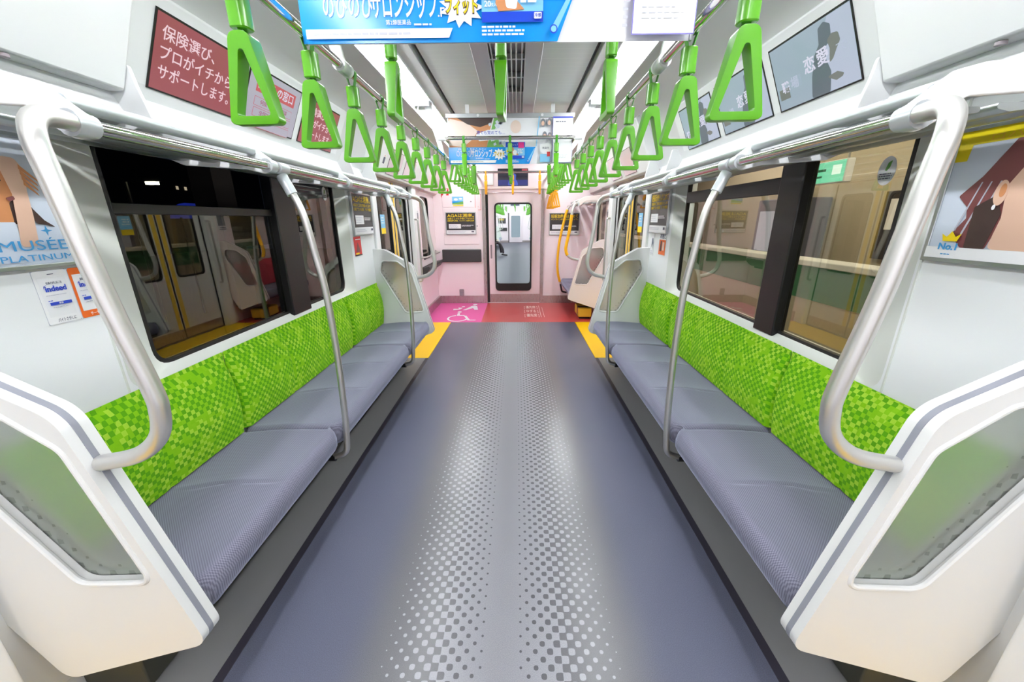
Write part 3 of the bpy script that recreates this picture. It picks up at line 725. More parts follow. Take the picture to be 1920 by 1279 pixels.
def strap_meshes(gm, bm_):
    out = []
    # belt around the pipe, crossing into the sleeve
    R = .0185; n = 22; ringp = []
    for wd in (-.009, .009):
        path = [(-.004, -.06)]
        for k in range(n + 1):
            a = math.radians(205) - math.radians(230) * k / n
            path.append((R * math.cos(a), R * math.sin(a)))
        path.append((.004, -.06)); ringp.append(path)
    mb = MB(); th = .0022
    def band(path, y0, y1):
        rings = []
        P = [Vector((p[0], 0, p[1])) for p in path]
        for i, q in enumerate(P):
            d = (P[min(i + 1, len(P) - 1)] - P[max(i - 1, 0)]).normalized(); nn = Vector((-d.z, 0, d.x))
            rings.append([tuple(q + Vector((0, y0, 0))), tuple(q + Vector((0, y1, 0))), tuple(q + nn * th + Vector((0, y1, 0))), tuple(q + nn * th + Vector((0, y0, 0)))])
        mb.loft(rings, True, True)
    band(ringp[0], -.011, .011); out.append(('belt', mb.mesh('belt', bm_))); mb = MB()
    # lower loop from the sleeve through the ring
    band([(-.004, -.115), (-.011, -.135), (-.012, -.15), (0, -.163), (.012, -.15), (.011, -.135), (.004, -.115)], -.008, .008)
    out.append(('lower_belt', mb.mesh('lower_belt', bm_)))
    mb = MB(); sec = rounded([(-.024, -.021), (.024, -.021), (.024, .021), (-.024, .021)], .017, 5)
    mb.loft([[(x * k, y * k, z) for x, y in sec] for z, k in ((-.046, .86), (-.049, 1), (-.119, 1), (-.122, .86))], True, True)
    out.append(('sleeve', mb.mesh('sleeve', gm)))
    outer = rounded([(-.024, -.130), (.024, -.130), (.0685, -.332), (-.0685, -.332)], [.022, .022, .014, .014], 6)
    inner = rounded([(-.006, -.168), (.006, -.168), (.0465, -.313), (-.0465, -.313)], [.010, .010, .008, .008], 5)
    mb = plate_with_hole(outer, inner, lambda u, v, t: (u, (t - .5) * (.046 if v > -.155 else .044 if v > -.2 else .030 if v > -.325 else .026), v), 1.0)
    me = mb.mesh('ring', gm, True, 50)
    bm2 = bmesh.new(); bm2.from_mesh(me)
    es = [e for e in bm2.edges if len(e.link_faces) == 2 and e.calc_face_angle(0) > math.radians(60)]
    bmesh.ops.bevel(bm2, geom=es, offset=.0068, segments=3, affect='EDGES', profile=.6, clamp_overlap=True); bm2.to_mesh(me); bm2.free()
    me.shade_smooth(); me.set_sharp_from_angle(angle=math.radians(50))
    out.append(('ring', me)); return out
SG_ = strap_meshes(M['strapg'], M['beltg']); SY_ = strap_meshes(M['strapy'], M['belty'])
def strap(kind, label, x, y, z, rot, group, tilt=0.0):
    t = thing('hand_strap', label, 'hand strap', (x, y, z), rot, group)
    t.rotation_euler = (tilt, 0, rot)
    for n, me in kind: link(n, me, t)
    return t
ORD = ['nearest', 'second', 'third', 'fourth', 'fifth', 'sixth', 'seventh', 'eighth', 'ninth', 'tenth', 'eleventh', 'twelfth']
def nth(k, n): return 'farthest' if k == n - 1 else ORD[k] if k == 0 else ORD[k] + '-nearest'
for sg in (-1, 1):
    ys = [1.13 + .345 * k for k in range(9)]
    for k, y in enumerate(ys):
        strap(SG_, '%s green strap of the row over the %s bench' % (nth(k, 9), LN[sg]), sg * RX, y, RZ, random.uniform(-.06, .06), 'green straps over the benches')
    for k in range(8):
        strap(SG_, '%s green strap on the high %s rail beyond the far advert' % (nth(k, 8), LN[sg]), sg * .60, 4.45 + .30 * k, 2.18, random.uniform(-.06, .06), 'green straps over the door zone')
for y, w_ in ((1.76, 'on the cross bar below the near advert'), (3.94, 'on the cross bar before the far advert'), (4.78, 'on the bar behind the far advert')):
    for x, p in ((-.43, 'left'), (0, 'middle'), (.43, 'right')):
        strap(SG_, 'green strap edge-on %s, %s of three' % (w_, p), x, y, 2.18, math.pi / 2 + random.uniform(-.06, .06), 'green straps on the cross bars', random.uniform(-.02, .02))
for x, p in ((-.43, 'left'), (0, 'middle'), (.43, 'right')):
    strap(SY_, 'yellow strap edge-on before the end wall, %s of three' % p, x, 6.6, 2.18, math.pi / 2, 'yellow straps on the cross bar')
for k in range(4):
    strap(SY_, '%s yellow strap of the cluster above the priority seats' % nth(k, 4), RX, 5.85 + .30 * k, 1.96, random.uniform(-.05, .05), 'yellow straps over the priority seats')

# ================================================================== HANGING ADVERTS
def hanging_ad(label, y, column=True):
    W, H = 1.18, .40; z0 = 1.972
    b = Board('hanging_advert', label, 'advert', (.0, y, z0), (1, 0, 0), (0, 0, 1), 'hanging adverts')
    rt = b.root
    b.slab('sheet', -W / 2, W / 2, 0, H, -.002, 0, 'paper')
    X = lambda u: -W / 2 + u * W
    Y = lambda v: v * H
    def P(l): return [(X(u), Y(v)) for u, v in l]
    b.poly('picture_shoulder', P([(0, .37), (.31, .37), (.36, 1), (0, 1)]), 'tan')
    b.poly('picture_skin', P([(.0, .42), (.12, .38), (.2, .55), (.24, .72), (.15, .9), (.02, .98), (0, .9)]), 'skinpale')
    b.poly('picture_hair', P([(.08, .99), (.16, .86), (.26, .80), (.35, .88), (.365, 1)]), 'brown')
    b.poly('picture_leaves', P([(.31, .37), (.45, .37), (.40, .55), (.36, .62), (.40, .9), (.46, 1), (.375, 1)]), 'leaf')
    random.seed(3)
    b.polys('picture_leaf_specks', [[(X(u), Y(v)), (X(u + .02), Y(v + .03)), (X(u + .012), Y(v + .08)), (X(u - .006), Y(v + .05))] for u, v in [(random.uniform(.33, .46), random.uniform(.38, .9)) for _ in range(26)]], 'bgpale')
    b.disc('picture_head', X(.545), Y(.80), .05, .055, 'skinpale'); b.poly('picture_pillow', P([(.46, .40), (.72, .40), (.73, .62), (.6, .7), (.48, .62)]), 'white')
    b.poly('slogan_banner', rounded(P([(.22, .64), (.32, .74), (.46, .76), (.50, .66), (.44, .58), (.33, .52), (.25, .50)]), .015), 'white')
    b.text('寝ても覚めても…', X(.345), Y(.675), .034, 'inkblue')
    b.poly('blue_band', P([(0, 0), (.655, 0), (.705, .37), (0, .37)]), 'blue')
    b.text('姿勢に合わせて、寄り添って、効いていく', X(.19), Y(.325), .019, 'white', width=.27)
    b.text('のびのび', X(.125), Y(.225), .070, 'lilac', .0012, width=.15); b.text('サロンシップ', X(.268), Y(.225), .075, 'white', .0014, width=.20)
    b.text('.F', X(.360), Y(.185), .032, 'white', .0006)
    b.text('第2類医薬品', X(.25), Y(.125), .014, 'white'); b.lines(X(.29), X(.35), Y(.10), Y(.125), 1, 'white')
    star = []
    for k in range(22):
        a = 2 * math.pi * k / 22; rr = 1.0 if k % 2 == 0 else .66; star.append((X(.412) + .068 * rr * math.cos(a), Y(.215) + .052 * rr * math.sin(a)))
    b.poly('star_burst', star, 'white'); b.text('フィット', X(.412), Y(.215), .045, 'brown', .003, width=.098); b.text('フィット', X(.412), Y(.217), .044, 'printyellow', .0010, width=.094)
    b.poly('white_strip', P([(.012, .025), (.378, .025), (.388, .085), (.012, .085)]), 'white'); b.lines(X(.03), X(.37), Y(.04), Y(.07), 1, 'lightink')
    b.rect('product_box', X(.463), X(.617), Y(.115), Y(.47), 'skyblue'); b.rect('box_band', X(.463), X(.617), Y(.115), Y(.18), 'dblue'); b.rect('box_top', X(.463), X(.617), Y(.36), Y(.47), 'dblue')
    b.text('サロンシップ', X(.52), Y(.41), .022, 'white', width=.10)
    b.poly('box_figure', P([(.505, .18), (.498, .23), (.50, .30), (.51, .37), (.525, .36), (.53, .30), (.545, .26), (.57, .19)]), 'tan'); b.poly('box_patch', rounded(P([(.525, .20), (.55, .19), (.555, .28), (.535, .31), (.52, .27)]), .008), 'white')
    b.rect('box_badge', X(.47), X(.49), Y(.25), Y(.30), 'printyellow'); b.text('20', X(.478), Y(.222), .020, 'white', .0004); b.text('枚入', X(.493), Y(.216), .010, 'white')
    b.rect('box_tag', X(.565), X(.61), Y(.34), Y(.46), 'magenta'); b.lines(X(.56), X(.61), Y(.22), Y(.33), 3, 'white', .6); b.poly('box_mark', rounded([(X(.594), Y(.128)), (X(.613), Y(.128)), (X(.613), Y(.168)), (X(.594), Y(.168))], .003), 'white'); b.text('冷感', X(.6035), Y(.147), .010, 'dblue')
    b.lines(X(.463), X(.585), Y(.02), Y(.09), 3, 'white', .5)
    b.poly('tube_stick', rounded(P([(.635, .055), (.652, .055), (.70, .33), (.693, .335)]), .003), 'skyblue'); b.disc('tube_end', X(.6435), Y(.06), .0115, .0115, 'dblue'); b.disc('tube_hollow', X(.6435), Y(.06), .008, .008, 'skyblue')
    b.poly('blue_divider', P([(.705, .37), (.712, .37), (.735, 1), (.727, 1)]), 'skyblue')
    if column:
        for u, v in ((.76, .87), (.81, .88), (.775, .60), (.815, .58)):
            b.disc('portrait', X(u), Y(v), .022, .034, 'grey'); b.disc('portrait_face', X(u), Y(v) - .006, .014, .02, 'skin')
        b.disc('white_oval', X(.785), Y(.33), .058, .05, 'white'); b.text('無臭性', X(.785), Y(.33), .022, 'ink')
        b.rect('small_box', X(.74), X(.82), Y(.03), Y(.2), 'skyblue'); b.rect('small_tag', X(.795), X(.82), Y(.15), Y(.25), 'red')
    else: b.lines(X(.815), X(.83), Y(.05), Y(.5), 9, 'lightink', .3)
    b.rect('side_poster', X(.838), X(.995), Y(.015), Y(.99), 'violet'); b.rect('side_poster_face', X(.8405), X(.9925), Y(.022), Y(.985), 'paper'); b.rect('side_poster_head', X(.8405), X(.9925), Y(.955), Y(.985), 'inkblue')
    b.lines(X(.86), X(.95), Y(.86), Y(.9), 1, 'ink'); b.lines(X(.86), X(.975), Y(.10), Y(.2), 3, 'lightink', .25)
    # clamp bar and hangers to the ceiling
    cb = MB().box(-W / 2 - .012, W / 2 + .012, H - .004, H + .034, -.012, .012).obj('clamp_bar', M['alu'], rt, .003)
    for x in (-.30, .30):
        MB().tube([(x, H + .016, .012), (x, H + .016, .016)], .012, 14).obj('knob', M['white'], cb)
    for x in (-.40, .40): MB().box(x - .018, x + .018, H + .03, 2.482 - z0, -.008, .008).obj('hanger', M['white'], cb, .002)
    [MB().box(e, e + .008, 0, H, -.006, .004).obj('side_clip', M['alu'], rt) for e in (-W / 2, W / 2 - .008)]
hanging_ad('blue and white hanging advert nearest the camera, cut by the top edge', 1.39, False)
hanging_ad('blue and white hanging advert farther along the aisle, seen whole', 4.05)

# ================================================================== DISPLAY SCREENS
def screen_board(label, sg, yc, wd=.455, kind='red', xb=1.345, zc=2.07):
    up = Vector((-sg * .147, 0, .33)).normalized(); out = Vector((-sg * .33, 0, -.147)).normalized()
    x = 1.362 - .147 * (zc - 1.905) / .33
    b = Board('display_screen', label, 'screen', Vector((sg * x, yc, zc)) + out * .002, (0, -sg, 0), up, 'overhead display screens')
    h = .268 / 2; w2 = wd / 2
    b.slab('bezel', -w2 - .004, w2 + .004, -h - .004, h + .004, -.014, .0015, 'screenblack')
    if kind == 'red':
        b.rect('picture', -w2 + .004, w2 - .002, -h + .002, h - .004, 'scr_red')
        for k, s_ in enumerate(('保険選び、', 'プロがイチから', 'サポートします。')):
            wdt = (.26, .375, .375)[k]; b.text(s_, -w2 + .03 + wdt / 2 - .0, .068 - k * .068, .056, 'scr_text', .0004, width=wdt)
    elif kind == 'window':
        b.rect('picture', -w2 + .004, w2 - .002, -h + .002, h - .004, 'scr_grey')
        b.rect('title_band', -w2 + .06, w2 - .05, .03, .10, 'scr_brightred'); b.text('ほけんの窓口', 0, .065, .055, 'scr_white', .0006, width=.31)
        for k, s_ in enumerate(('何度でも無料相談', '全国700店舗以上', '')):
            y = -.015 - k * .052; b.poly('box_outline', rrect(-w2 + .06, w2 - .06, y - .022, y + .022, .006), 'scr_brightred'); b.poly('box_fill', rrect(-w2 + .062, w2 - .062, y - .020, y + .020, .005), 'scr_grey')
            if s_: b.text(s_, 0, y, .026, 'scr_purple', width=.24)
    elif kind == 'love':
        b.rect('picture', -w2 + .004, w2 - .002, -h + .002, h - .004, 'scr_blue')
        b.poly('picture_light', [(.02, -h + .003), (w2 - .003, -h + .003), (w2 - .003, h - .006), (.12, h - .006), (.05, .02)], 'scr_blue2')
        b.poly('figure', rounded([(-.02, -.132), (.08, -.132), (.10, -.06), (.085, -.01), (.09, .03), (.125, .05), (.13, .10), (.10, .118), (.07, .105), (.062, .05), (.03, .02), (.0, -.05)], .012), 'scr_fig')
        b.poly('second_figure', rounded([(.12, -.02), (.145, .01), (.165, .03), (.16, .06), (.13, .066), (.105, .05), (.112, .02), (.10, -.03)], .012), 'scr_fig2')
        b.poly('arm_shape', rounded([(.075, -.075), (.13, -.07), (.16, -.085), (.15, -.095), (.12, -.10)], .006), 'scr_fig2'); b.rect('table_shape', -.205, -.14, -.09, -.045, 'scr_fig2')
        b.text('恋', .0, -.005, .066, 'scr_white', .0012); b.text('愛', .075, .0, .066, 'scr_white', .0012); b.text('職', -.155, -.045, .05, 'scr_white', .0012); b.text('場', -.095, -.04, .05, 'scr_blue2', .0012); b.text('で', .165, .005, .04, 'scr_blue2')
    else:
        b.rect('picture', -w2 + .004, w2 - .002, -h + .002, h - .004, 'scr_pinkgrey')
YS = (1.887, 2.405, 2.925)
screen_board('overhead screen with red insurance slogan, first on the left wall', -1, YS[0], .455, 'red')
screen_board('overhead grey screen with white and red title band on the left wall', -1, YS[1], .455, 'window')
screen_board('overhead red screen third along the left wall, partly behind a strap', -1, YS[2], .455, 'red')
for k in range(3): screen_board('overhead pale blue screen with figure and white characters, %s on the right wall' % ('nearest', 'middle', 'farthest')[k], 1, YS[k], .455, 'love')
# screens over the far doors, in the door headers
for sg in (-1, 1):
    for k, y in enumerate((4.42, 4.98)):
        up = Vector((-sg * .12, 0, .285)).normalized(); out = Vector((-sg * .285, 0, -.12)).normalized()
        b = Board('display_screen', 'grey screen over the far %s door, %s of two' % (LN[sg], ('nearer', 'farther')[k]), 'screen', Vector((sg * 1.225, y, 2.0275)) + out * .002, (0, -sg, 0), up, 'door display screens')
        b.slab('bezel', -.215, .215, -.125, .125, -.012, .0015, 'screenblack'); b.rect('picture', -.21, .21, -.12, .12, 'scr_pinkgrey')
    b = Board('header_sticker', 'small black printed sticker on the far %s door header' % LN[sg], 'sticker', Vector((sg * 1.2275, 4.06, 2.021)) + Vector((-sg * .285, 0, -.12)).normalized() * .001, (0, -sg, 0), (-sg * .12, 0, .285), 'header stickers')
    b.slab('sheet', -.035, .035, -.05, .05, 0, .0006, 'white'); b.rect('picture', -.025, .025, -.035, .025, 'ink'); b.poly('warning_mark', [(-.008, .032), (.008, .032), (0, .046)], 'orange')

# ================================================================== WALL POSTERS
def poster(label, sg, yc, zc, wd, h, group=None, frame=True, x=None, depth=.014):
    x = x or WX - .016
    b = Board('framed_poster', label, 'poster', (sg * x, yc, zc), (0, -sg, 0), (0, 0, 1), group)
    if frame:
        f = .012
        plate_with_hole([(-wd / 2 - f, -h / 2 - f), (wd / 2 + f, -h / 2 - f), (wd / 2 + f, h / 2 + f), (-wd / 2 - f, h / 2 + f)], [(-wd / 2, -h / 2), (wd / 2, -h / 2), (wd / 2, h / 2), (-wd / 2, h / 2)], lambda u, v, t: (u, v, -depth + t), depth + .005).obj('frame', M['alu'], b.root, .0015)
    b.slab('sheet', -wd / 2, wd / 2, -h / 2, h / 2, -depth, 0, 'bgpale')
    return b
# left near: woman with raised arm, blue lettering
b = poster('framed poster of woman with raised arm above blue lettering, near left wall', -1, .985, 1.513, .515, .346)
b.root.location.z = 1.513
b.rect('picture_wall', -.2575, .10, -.10, .165, 'bgpale')
b.poly('picture_hair', rounded([(-.12, .17), (.10, .15), (.16, .10), (.16, .03), (.14, -.06), (.02, -.06), (-.12, 0)], .02), 'brown')
b.poly('picture_face', rounded([(-.10, .14), (.08, .13), (.13, .09), (.135, .05), (.142, .015), (.122, -.005), (.118, -.06), (-.06, -.07), (-.14, .0)], .012), 'tan')
b.poly('picture_shoulder', rounded([(-.2575, -.03), (.02, -.055), (.119, -.055), (.119, -.165), (-.2575, -.165)], .004), 'bgpale')
b.poly('picture_lock', rounded([(.150, .03), (.172, -.02), (.190, -.05), (.216, -.072), (.192, -.063), (.17, -.06), (.155, -.03)], .006), 'brown')
b.poly('picture_arm', rounded([(.112, -.125), (.155, -.120), (.166, -.04), (.172, .03), (.182, .085), (.168, .115), (.135, .118), (.128, .08), (.135, .02), (.124, -.05)], .012), 'skin')
b.polys('picture_fingers', [[(.172, .10 - k * .014), (.205 - k * .003, .064 - k * .013), (.207 - k * .003, .057 - k * .013), (.170, .088 - k * .014)] for k in range(4)], 'tan')
b.poly('picture_eye', rounded([(.095, .055), (.115, .062), (.122, .052), (.105, .047)], .004), 'brown')
b.poly('picture_lips', rounded([(.115, .008), (.134, .015), (.136, .006), (.122, -.001)], .003), 'redbrown')
b.text('MUSÉE', .1425, -.121, .040, 'musee', 0, width=.168); b.text('PLATINUM', .142, -.155, .025, 'musee', 0, width=.178)
b.poly('star_mark', [(.182 + q * r_, -.079 + e * r_) for q, e, r_ in ((0, 1, .015), (.22, .22, .015), (1, 0, .015), (.22, -.22, .015), (0, -1, .015), (-.22, -.22, .015), (-1, 0, .015), (-.22, .22, .015))], 'musee')
# right near: woman with red-brown hair, yellow frame
b = poster('framed poster with yellow border and red-brown hair beside an ear, near right wall', 1, .985, 1.513, .515, .346)
b.rect('picture_wall', -.2575, .2575, -.141, .13, 'bgpale')
b.polys('yellow_border', [[(-.2575, .173), (-.2575, .095), (-.226, .095), (-.222, .136), (.2575, .136), (.2575, .173)]], 'frameyellow')
b.text('ロハスリ・モビ', -.05, .147, .020, 'doory', width=.26)
b.poly('picture_hair', rounded([(-.118, .136), (.10, .136), (-.04, .02), (-.09, -.06), (-.11, -.141), (-.17, -.141), (-.205, -.105), (-.178, -.06), (-.185, -.03), (-.215, .0), (-.17, .05)], .006), 'redbrown')
b.polys('picture_strands', [[(-.200 + k * .010, -.09 - .006 * k), (-.168 + k * .011, .035), (-.165 + k * .011, .035), (-.196 + k * .010, -.095 - .006 * k)] for k in range(0, 5, 2)], 'lightink')
b.poly('picture_dark_hair', rounded([(-.165, -.03), (-.12, .0), (-.098, -.05), (-.112, -.141), (-.16, -.141)], .006), 'brown')
b.poly('picture_cheek', rounded([(-.104, -.141), (.2575, -.141), (.2575, .12), (.0, .12), (-.08, .07), (-.105, .02), (-.094, -.06)], .015), 'skin')
b.disc('picture_ear', -.113, .004, .015, .032, 'skin'); b.disc('picture_ear_hollow', -.110, .010, .007, .017, 'tan'); b.disc('earring', -.118, -.032, .004, .007, 'white')
b.rect('white_foot', -.2575, .2575, -.173, -.141, 'white')
b.poly('crown_mark', [(-.222, -.104), (-.216, -.124), (-.178, -.124), (-.171, -.102), (-.184, -.112), (-.197, -.096), (-.208, -.112)], 'printyellow'); b.text('No.1', -.197, -.140, .026, 'musee', .0008, width=.05); b.lines(-.21, -.18, -.164, -.158, 1, 'musee')
# the two phone-shaped stickers on the left wall
for k, (y, z, m, tilt, foot, lab) in enumerate(((1.152, 1.238, 'white', 0, 'バイトさがしに', 'white phone-shaped sticker below the left poster'), (1.246, 1.238, 'orange', 0, 'サーチ命ね。', 'orange phone-shaped sticker below the left poster'))):
    b = Board('phone_sticker', lab, 'sticker', (-WX + .001, y, z), (0, 1, 0), (0, 0, 1), 'phone stickers')
    b.slab('edge', -.045, .045, -.081, .081, -.0005, .0004, 'lightink'); b.poly('body', rrect(-.0445, .0445, -.0805, .0805, .007), m); b.rect('screen', -.037, .037, -.058, .060, 'paper'); b.rect('speaker_slot', -.007, .009, .0685, .0705, 'ink')
    b.text('仕事さがしはこれ', .002, .043, .0085, 'ink', width=.042); b.text('indeed', .002, .026, .023, 'inkblue', .0006, width=.056); b.poly('dot_arc', [(-.030, .028), (-.028, .036), (-.020, .039), (-.026, .035)], 'inkblue')
    b.lines(-.03, .03, .0055, .009, 1, 'lightink'); b.lines(-.03, -.018, -.011, -.006, 1, 'inkblue'); b.rect('blue_button', -.028, .030, -.0225, -.0135, 'inkblue'); b.text('検索', .0, -.018, .006, 'paper'); b.lines(-.025, .028, -.031, -.027, 1, 'lightink')
    b.text(foot, .0, -.0695, .0125, 'ink' if k == 0 else 'white', width=.05)
# far posters at the far end of each bench wall
def clinic(b, wd, h, head, sub, win=True):
    b.rect('black_field', -wd / 2, wd / 2, -h / 2 + h * .17, h / 2, 'posterblack'); b.rect('white_foot', -wd / 2, wd / 2, -h / 2, -h / 2 + h * .17, 'paper')
    b.text(head, 0, h * .36, h * .19, 'printyellow', .0004, width=wd * .92)
    for k, s_ in enumerate(sub): b.text(s_, 0, h * (.22 - .10 * k), h * .085, 'printyellow', .0002, width=wd * .92)
    b.rect('white_box', -wd * .42, 0, -h * .25, -h * .03, 'paper'); b.lines(-wd * .40, -wd * .03, -h * .23, -h * .06, 3, 'lightink', .3); b.lines(wd * .03, wd * .46, -h * .16, -h * .07, 2, 'white', .4)
    b.lines(-wd * .45, wd * .2, -h * .45, -h * .37, 2, 'lightink', .4); b.rect('logo', wd * .36, wd * .45, -h * .43, -h * .37, 'ink')
for sg, lab in ((-1, 'framed black and yellow poster at far end of the left bench wall'), (1, 'framed black and yellow poster at far end of the right bench wall')):
    b = poster(lab, sg, 3.665, 1.512, .44, .338, 'black and yellow posters'); clinic(b, .44, .338, 'AGAは湘南。' if sg < 0 else '妊娠治療もはじめて', ('全国初のご当地で無償いたします', '各種プランも充実、今すぐ相談'))
b = poster('framed black poster with yellow headline on the pink end wall, left of door', 0, 0, 0, .50, .345, 'black and yellow posters')
b.root.matrix_world = Matrix(((1, 0, 0), (0, 0, -1), (0, 1, 0))).to_4x4(); b.root.location = (-.905, YE - .022, 1.405)
clinic(b, .50, .345, 'AGAは湘南。', ('全国どこでも手軽にできます', '各種治療も充実、オンライン診療も好評'))
b = poster('framed black poster with yellow text behind yellow poles, right of end door', 0, 0, 0, .50, .345, 'black and yellow posters')
b.root.matrix_world = Matrix(((1, 0, 0), (0, 0, -1), (0, 1, 0))).to_4x4(); b.root.location = (.885, YE - .016, 1.385)
clinic(b, .50, .345, '妊娠治療もはじめて', ('オンライン診療もはじまって。',))
def note(label, loc, right, wd, h, base, draw, group=None):
    b = Board('wall_sticker', label, 'sticker', loc, right, (0, 0, 1), group); b.slab('sheet', -wd / 2, wd / 2, -h / 2, h / 2, -.0006, .0006, base); draw(b, wd, h)
def red_note(b, w_, h):
    b.poly('picture', [(-w_ * .3, -h * .3), (0, h * .2), (w_ * .1, h * .1), (w_ * .3, -h * .3)], 'redbrown'); b.rect('foot', -w_ * .4, w_ * .1, -h * .42, -h * .34, 'printyellow'); b.rect('black_foot', -w_ / 2, w_ / 2, -h / 2, -h * .43, 'posterblack'); b.lines(-w_ * .3, w_ * .4, h * .3, h * .42, 1, 'white')
note('small red sticker below the poster at far left bench wall', (-WX + .002, 3.50, 1.24), (0, 1, 0), .155, .165, 'red', red_note)
def sl(b, w_, h): b.poly('figure', [(-.03, -.05), (-.01, .05), (.01, .05), (.03, .01), (.02, -.05), (0, 0)], 'ink'); b.lines(-.03, .03, -.10, -.06, 2, 'lightink')
note('white pictogram sticker below the poster at far right bench wall', (WX - .002, 3.79, 1.235), (0, -1, 0), .08, .22, 'paper', sl)
def so(b, w_, h): b.text('本物だ', 0, h * .38, .05, 'ink', .001, width=w_ * .9); b.rect('orange_field', -w_ / 2, w_ / 2, -h / 2, h * .22, 'orange'); b.poly('figure', [(-.05, -.06), (-.04, .03), (-.01, .03), (-.01, -.06)], 'brown'); b.rect('figure_white', .01, .05, -.05, .02, 'skinpale')
note('orange and white sticker with black characters at far right bench wall', (WX - .002, 3.53, 1.24), (0, -1, 0), .155, .18, 'paper', so)
EW = (1, 0, 0)
def land(b, w_, h):
    b.rect('sky', -w_ / 2, w_ / 2, 0, h / 2, 'skyblue'); b.disc('cloud', -.03, .03, .035, .018, 'white'); b.disc('cloud', .05, .04, .03, .014, 'white'); b.rect('sea', -w_ / 2, w_ / 2, -.03, .0, 'blue'); b.poly('field', [(-w_ / 2, -.05), (w_ / 2, -.05), (w_ / 2, .0), (0, -.02), (-w_ / 2, -.03)], 'leaf'); b.rect('yellow_foot', -w_ / 2 + .015, w_ / 2, -h / 2, -.058, 'printyellow')
note('small landscape sticker above the poster on pink end wall', (-.945, YE - .008, 1.765), EW, .19, .15, 'paper', land)
def redbox(b, w_, h): b.polys('red_outline', [[(-w_ / 2, -h / 2), (w_ / 2, -h / 2), (w_ / 2, -h / 2 + .006), (-w_ / 2, -h / 2 + .006)], [(-w_ / 2, h / 2 - .006), (w_ / 2, h / 2 - .006), (w_ / 2, h / 2), (-w_ / 2, h / 2)], [(-w_ / 2, -h / 2), (-w_ / 2 + .006, -h / 2), (-w_ / 2 + .006, h / 2), (-w_ / 2, h / 2)], [(w_ / 2 - .006, -h / 2), (w_ / 2, -h / 2), (w_ / 2, h / 2), (w_ / 2 - .006, h / 2)]], 'red'); b.text('!', 0, -h * .3, .03, 'red')
note('pale panel outlined in red beside the end door', (-.60, YE - .002, 1.75), EW, .10, .26, 'pink', redbox)
def redsig(b, w_, h): b.poly('mark', [(-.04, -.05), (.0, .04), (.04, .05), (.02, -.05)], 'white'); b.rect('bar', -.05, .05, .05, .06, 'white')
note('red and white warning sticker high on the pink end wall', (-1.16, YE - .002, 1.90), EW, .13, .14, 'red', redsig)
# door window stickers
for sg in (-1, 1):
    note('small blue sticker on the far %s door window' % LN[sg], (sg * 1.3960, 4.35, 1.42), (0, -sg, 0), .14, .2, 'skyblue', lambda b, w_, h: (b.rect('foot', -w_ / 2, w_ / 2, -h / 2, -h * .2, 'printyellow'), b.lines(-.05, .05, 0, .08, 3, 'white')), 'door window stickers')
# end wall: screen, box, back cushion, socket
b = Board('display_screen', 'dark blue screen above the end door', 'screen', (.0, YE - .0215, 2.135), EW, (0, 0, 1))
b.slab('bezel', -.252, .252, -.135, .135, -.002, .002, 'screenblack'); b.rect('picture', -.245, .245, -.128, .128, 'scr_dark'); b.rect('lower_picture', -.245, .245, -.128, -.04, 'scr_deep')
b.poly('figure', rounded([(-.09, -.125), (.09, -.125), (.07, -.06), (.045, -.03), (.055, .04), (.0, .07), (-.045, .04), (-.04, -.03), (-.07, -.06)], .02), 'scr_face'); b.rect('red_corner', .15, .24, .10, .128, 'scr_brightred')
t = thing('wall_box', 'small white box left of the screen over the end door', 'box', (-.385, YE - .02, 2.13))
MB().box(-.057, .057, -.03, 0, -.115, .115).obj('housing', M['white'], t, .006); MB().box(-.045, .045, -.0315, -.03, -.09, -.086).obj('seam', M['lightink'], t)
t = thing('back_cushion', 'charcoal padded back cushion on the pink end wall', 'cushion', (-.91, YE, .855))
MB().box(-.345, .345, -.05, -.012, -.11, .11).obj('pad', M['pad'], t, .014, 4); MB().box(-.32, .32, -.012, 0, -.09, .09).obj('back_plate', M['black'], t)
t = thing('wall_socket', 'small grey socket cover low on the pink end wall', 'socket', (-.945, YE, .19))
MB().prism(rrect(-.042, .042, -.055, .065, .012), 'y', -.014, 0).obj('cover', M['socket'], t, .003); MB().box(-.03, .03, -.016, -.014, .0, .004).obj('lid_seam', M['ink'], t)
# wheelchair space handrails on the left
t = thing('handrail', 'straight steel handrail in the wheelchair space on the left pink wall', 'handrail')
MB().tube(smooth_path([(-1.365, 5.80, .93), (-1.285, 5.80, .93), (-1.285, 6.86, .93), (-1.365, 6.86, .93)], 5, .03), .014, 14).obj('pipe', M['steel'], t)
for y in (5.80, 6.86): MB().tube([(-1.366, y, .93), (-1.352, y, .93)], .028, 14).obj('flange', M['steel'], t)
t = thing('hip_rest', 'dark padded hip rest bar under the handrail on left pink wall', 'hip rest')
MB().prism(rounded([(-1.355, .66), (-1.29, .70), (-1.235, .765), (-1.25, .80), (-1.355, .775)], .012, 4), 'y', 5.78, 6.88).obj('pad', M['pad'], t)
MB().box(-1.364, -1.352, 5.85, 6.8, .64, .78).obj('mount', M['black'], t)
b = Board('wall_sticker', 'grey notice on the left pink wall by the handrail', 'sticker', (-WX - .003, 5.72, 1.15), (0, 1, 0), (0, 0, 1)); b.slab('sheet', -.05, .05, -.09, .09, -.0006, .0012, 'paper'); b.rect('picture', -.035, .035, -.02, .06, 'grey'); b.lines(-.04, .04, -.08, -.03, 3, 'ink')
for sg in (-1, 1):
    b = Board('wall_sticker', 'framed grey notice above the handrail on the %s pink wall' % LN[sg], 'sticker', (sg * (WX + .003), 5.74, 1.46), (0, -sg, 0), (0, 0, 1), 'pink wall notices'); b.slab('sheet', -.09, .09, -.13, .13, -.0006, .0012, 'paper'); b.rect('picture', -.07, .07, -.06, .10, 'grey'); b.lines(-.07, .07, -.12, -.07, 2, 'ink')

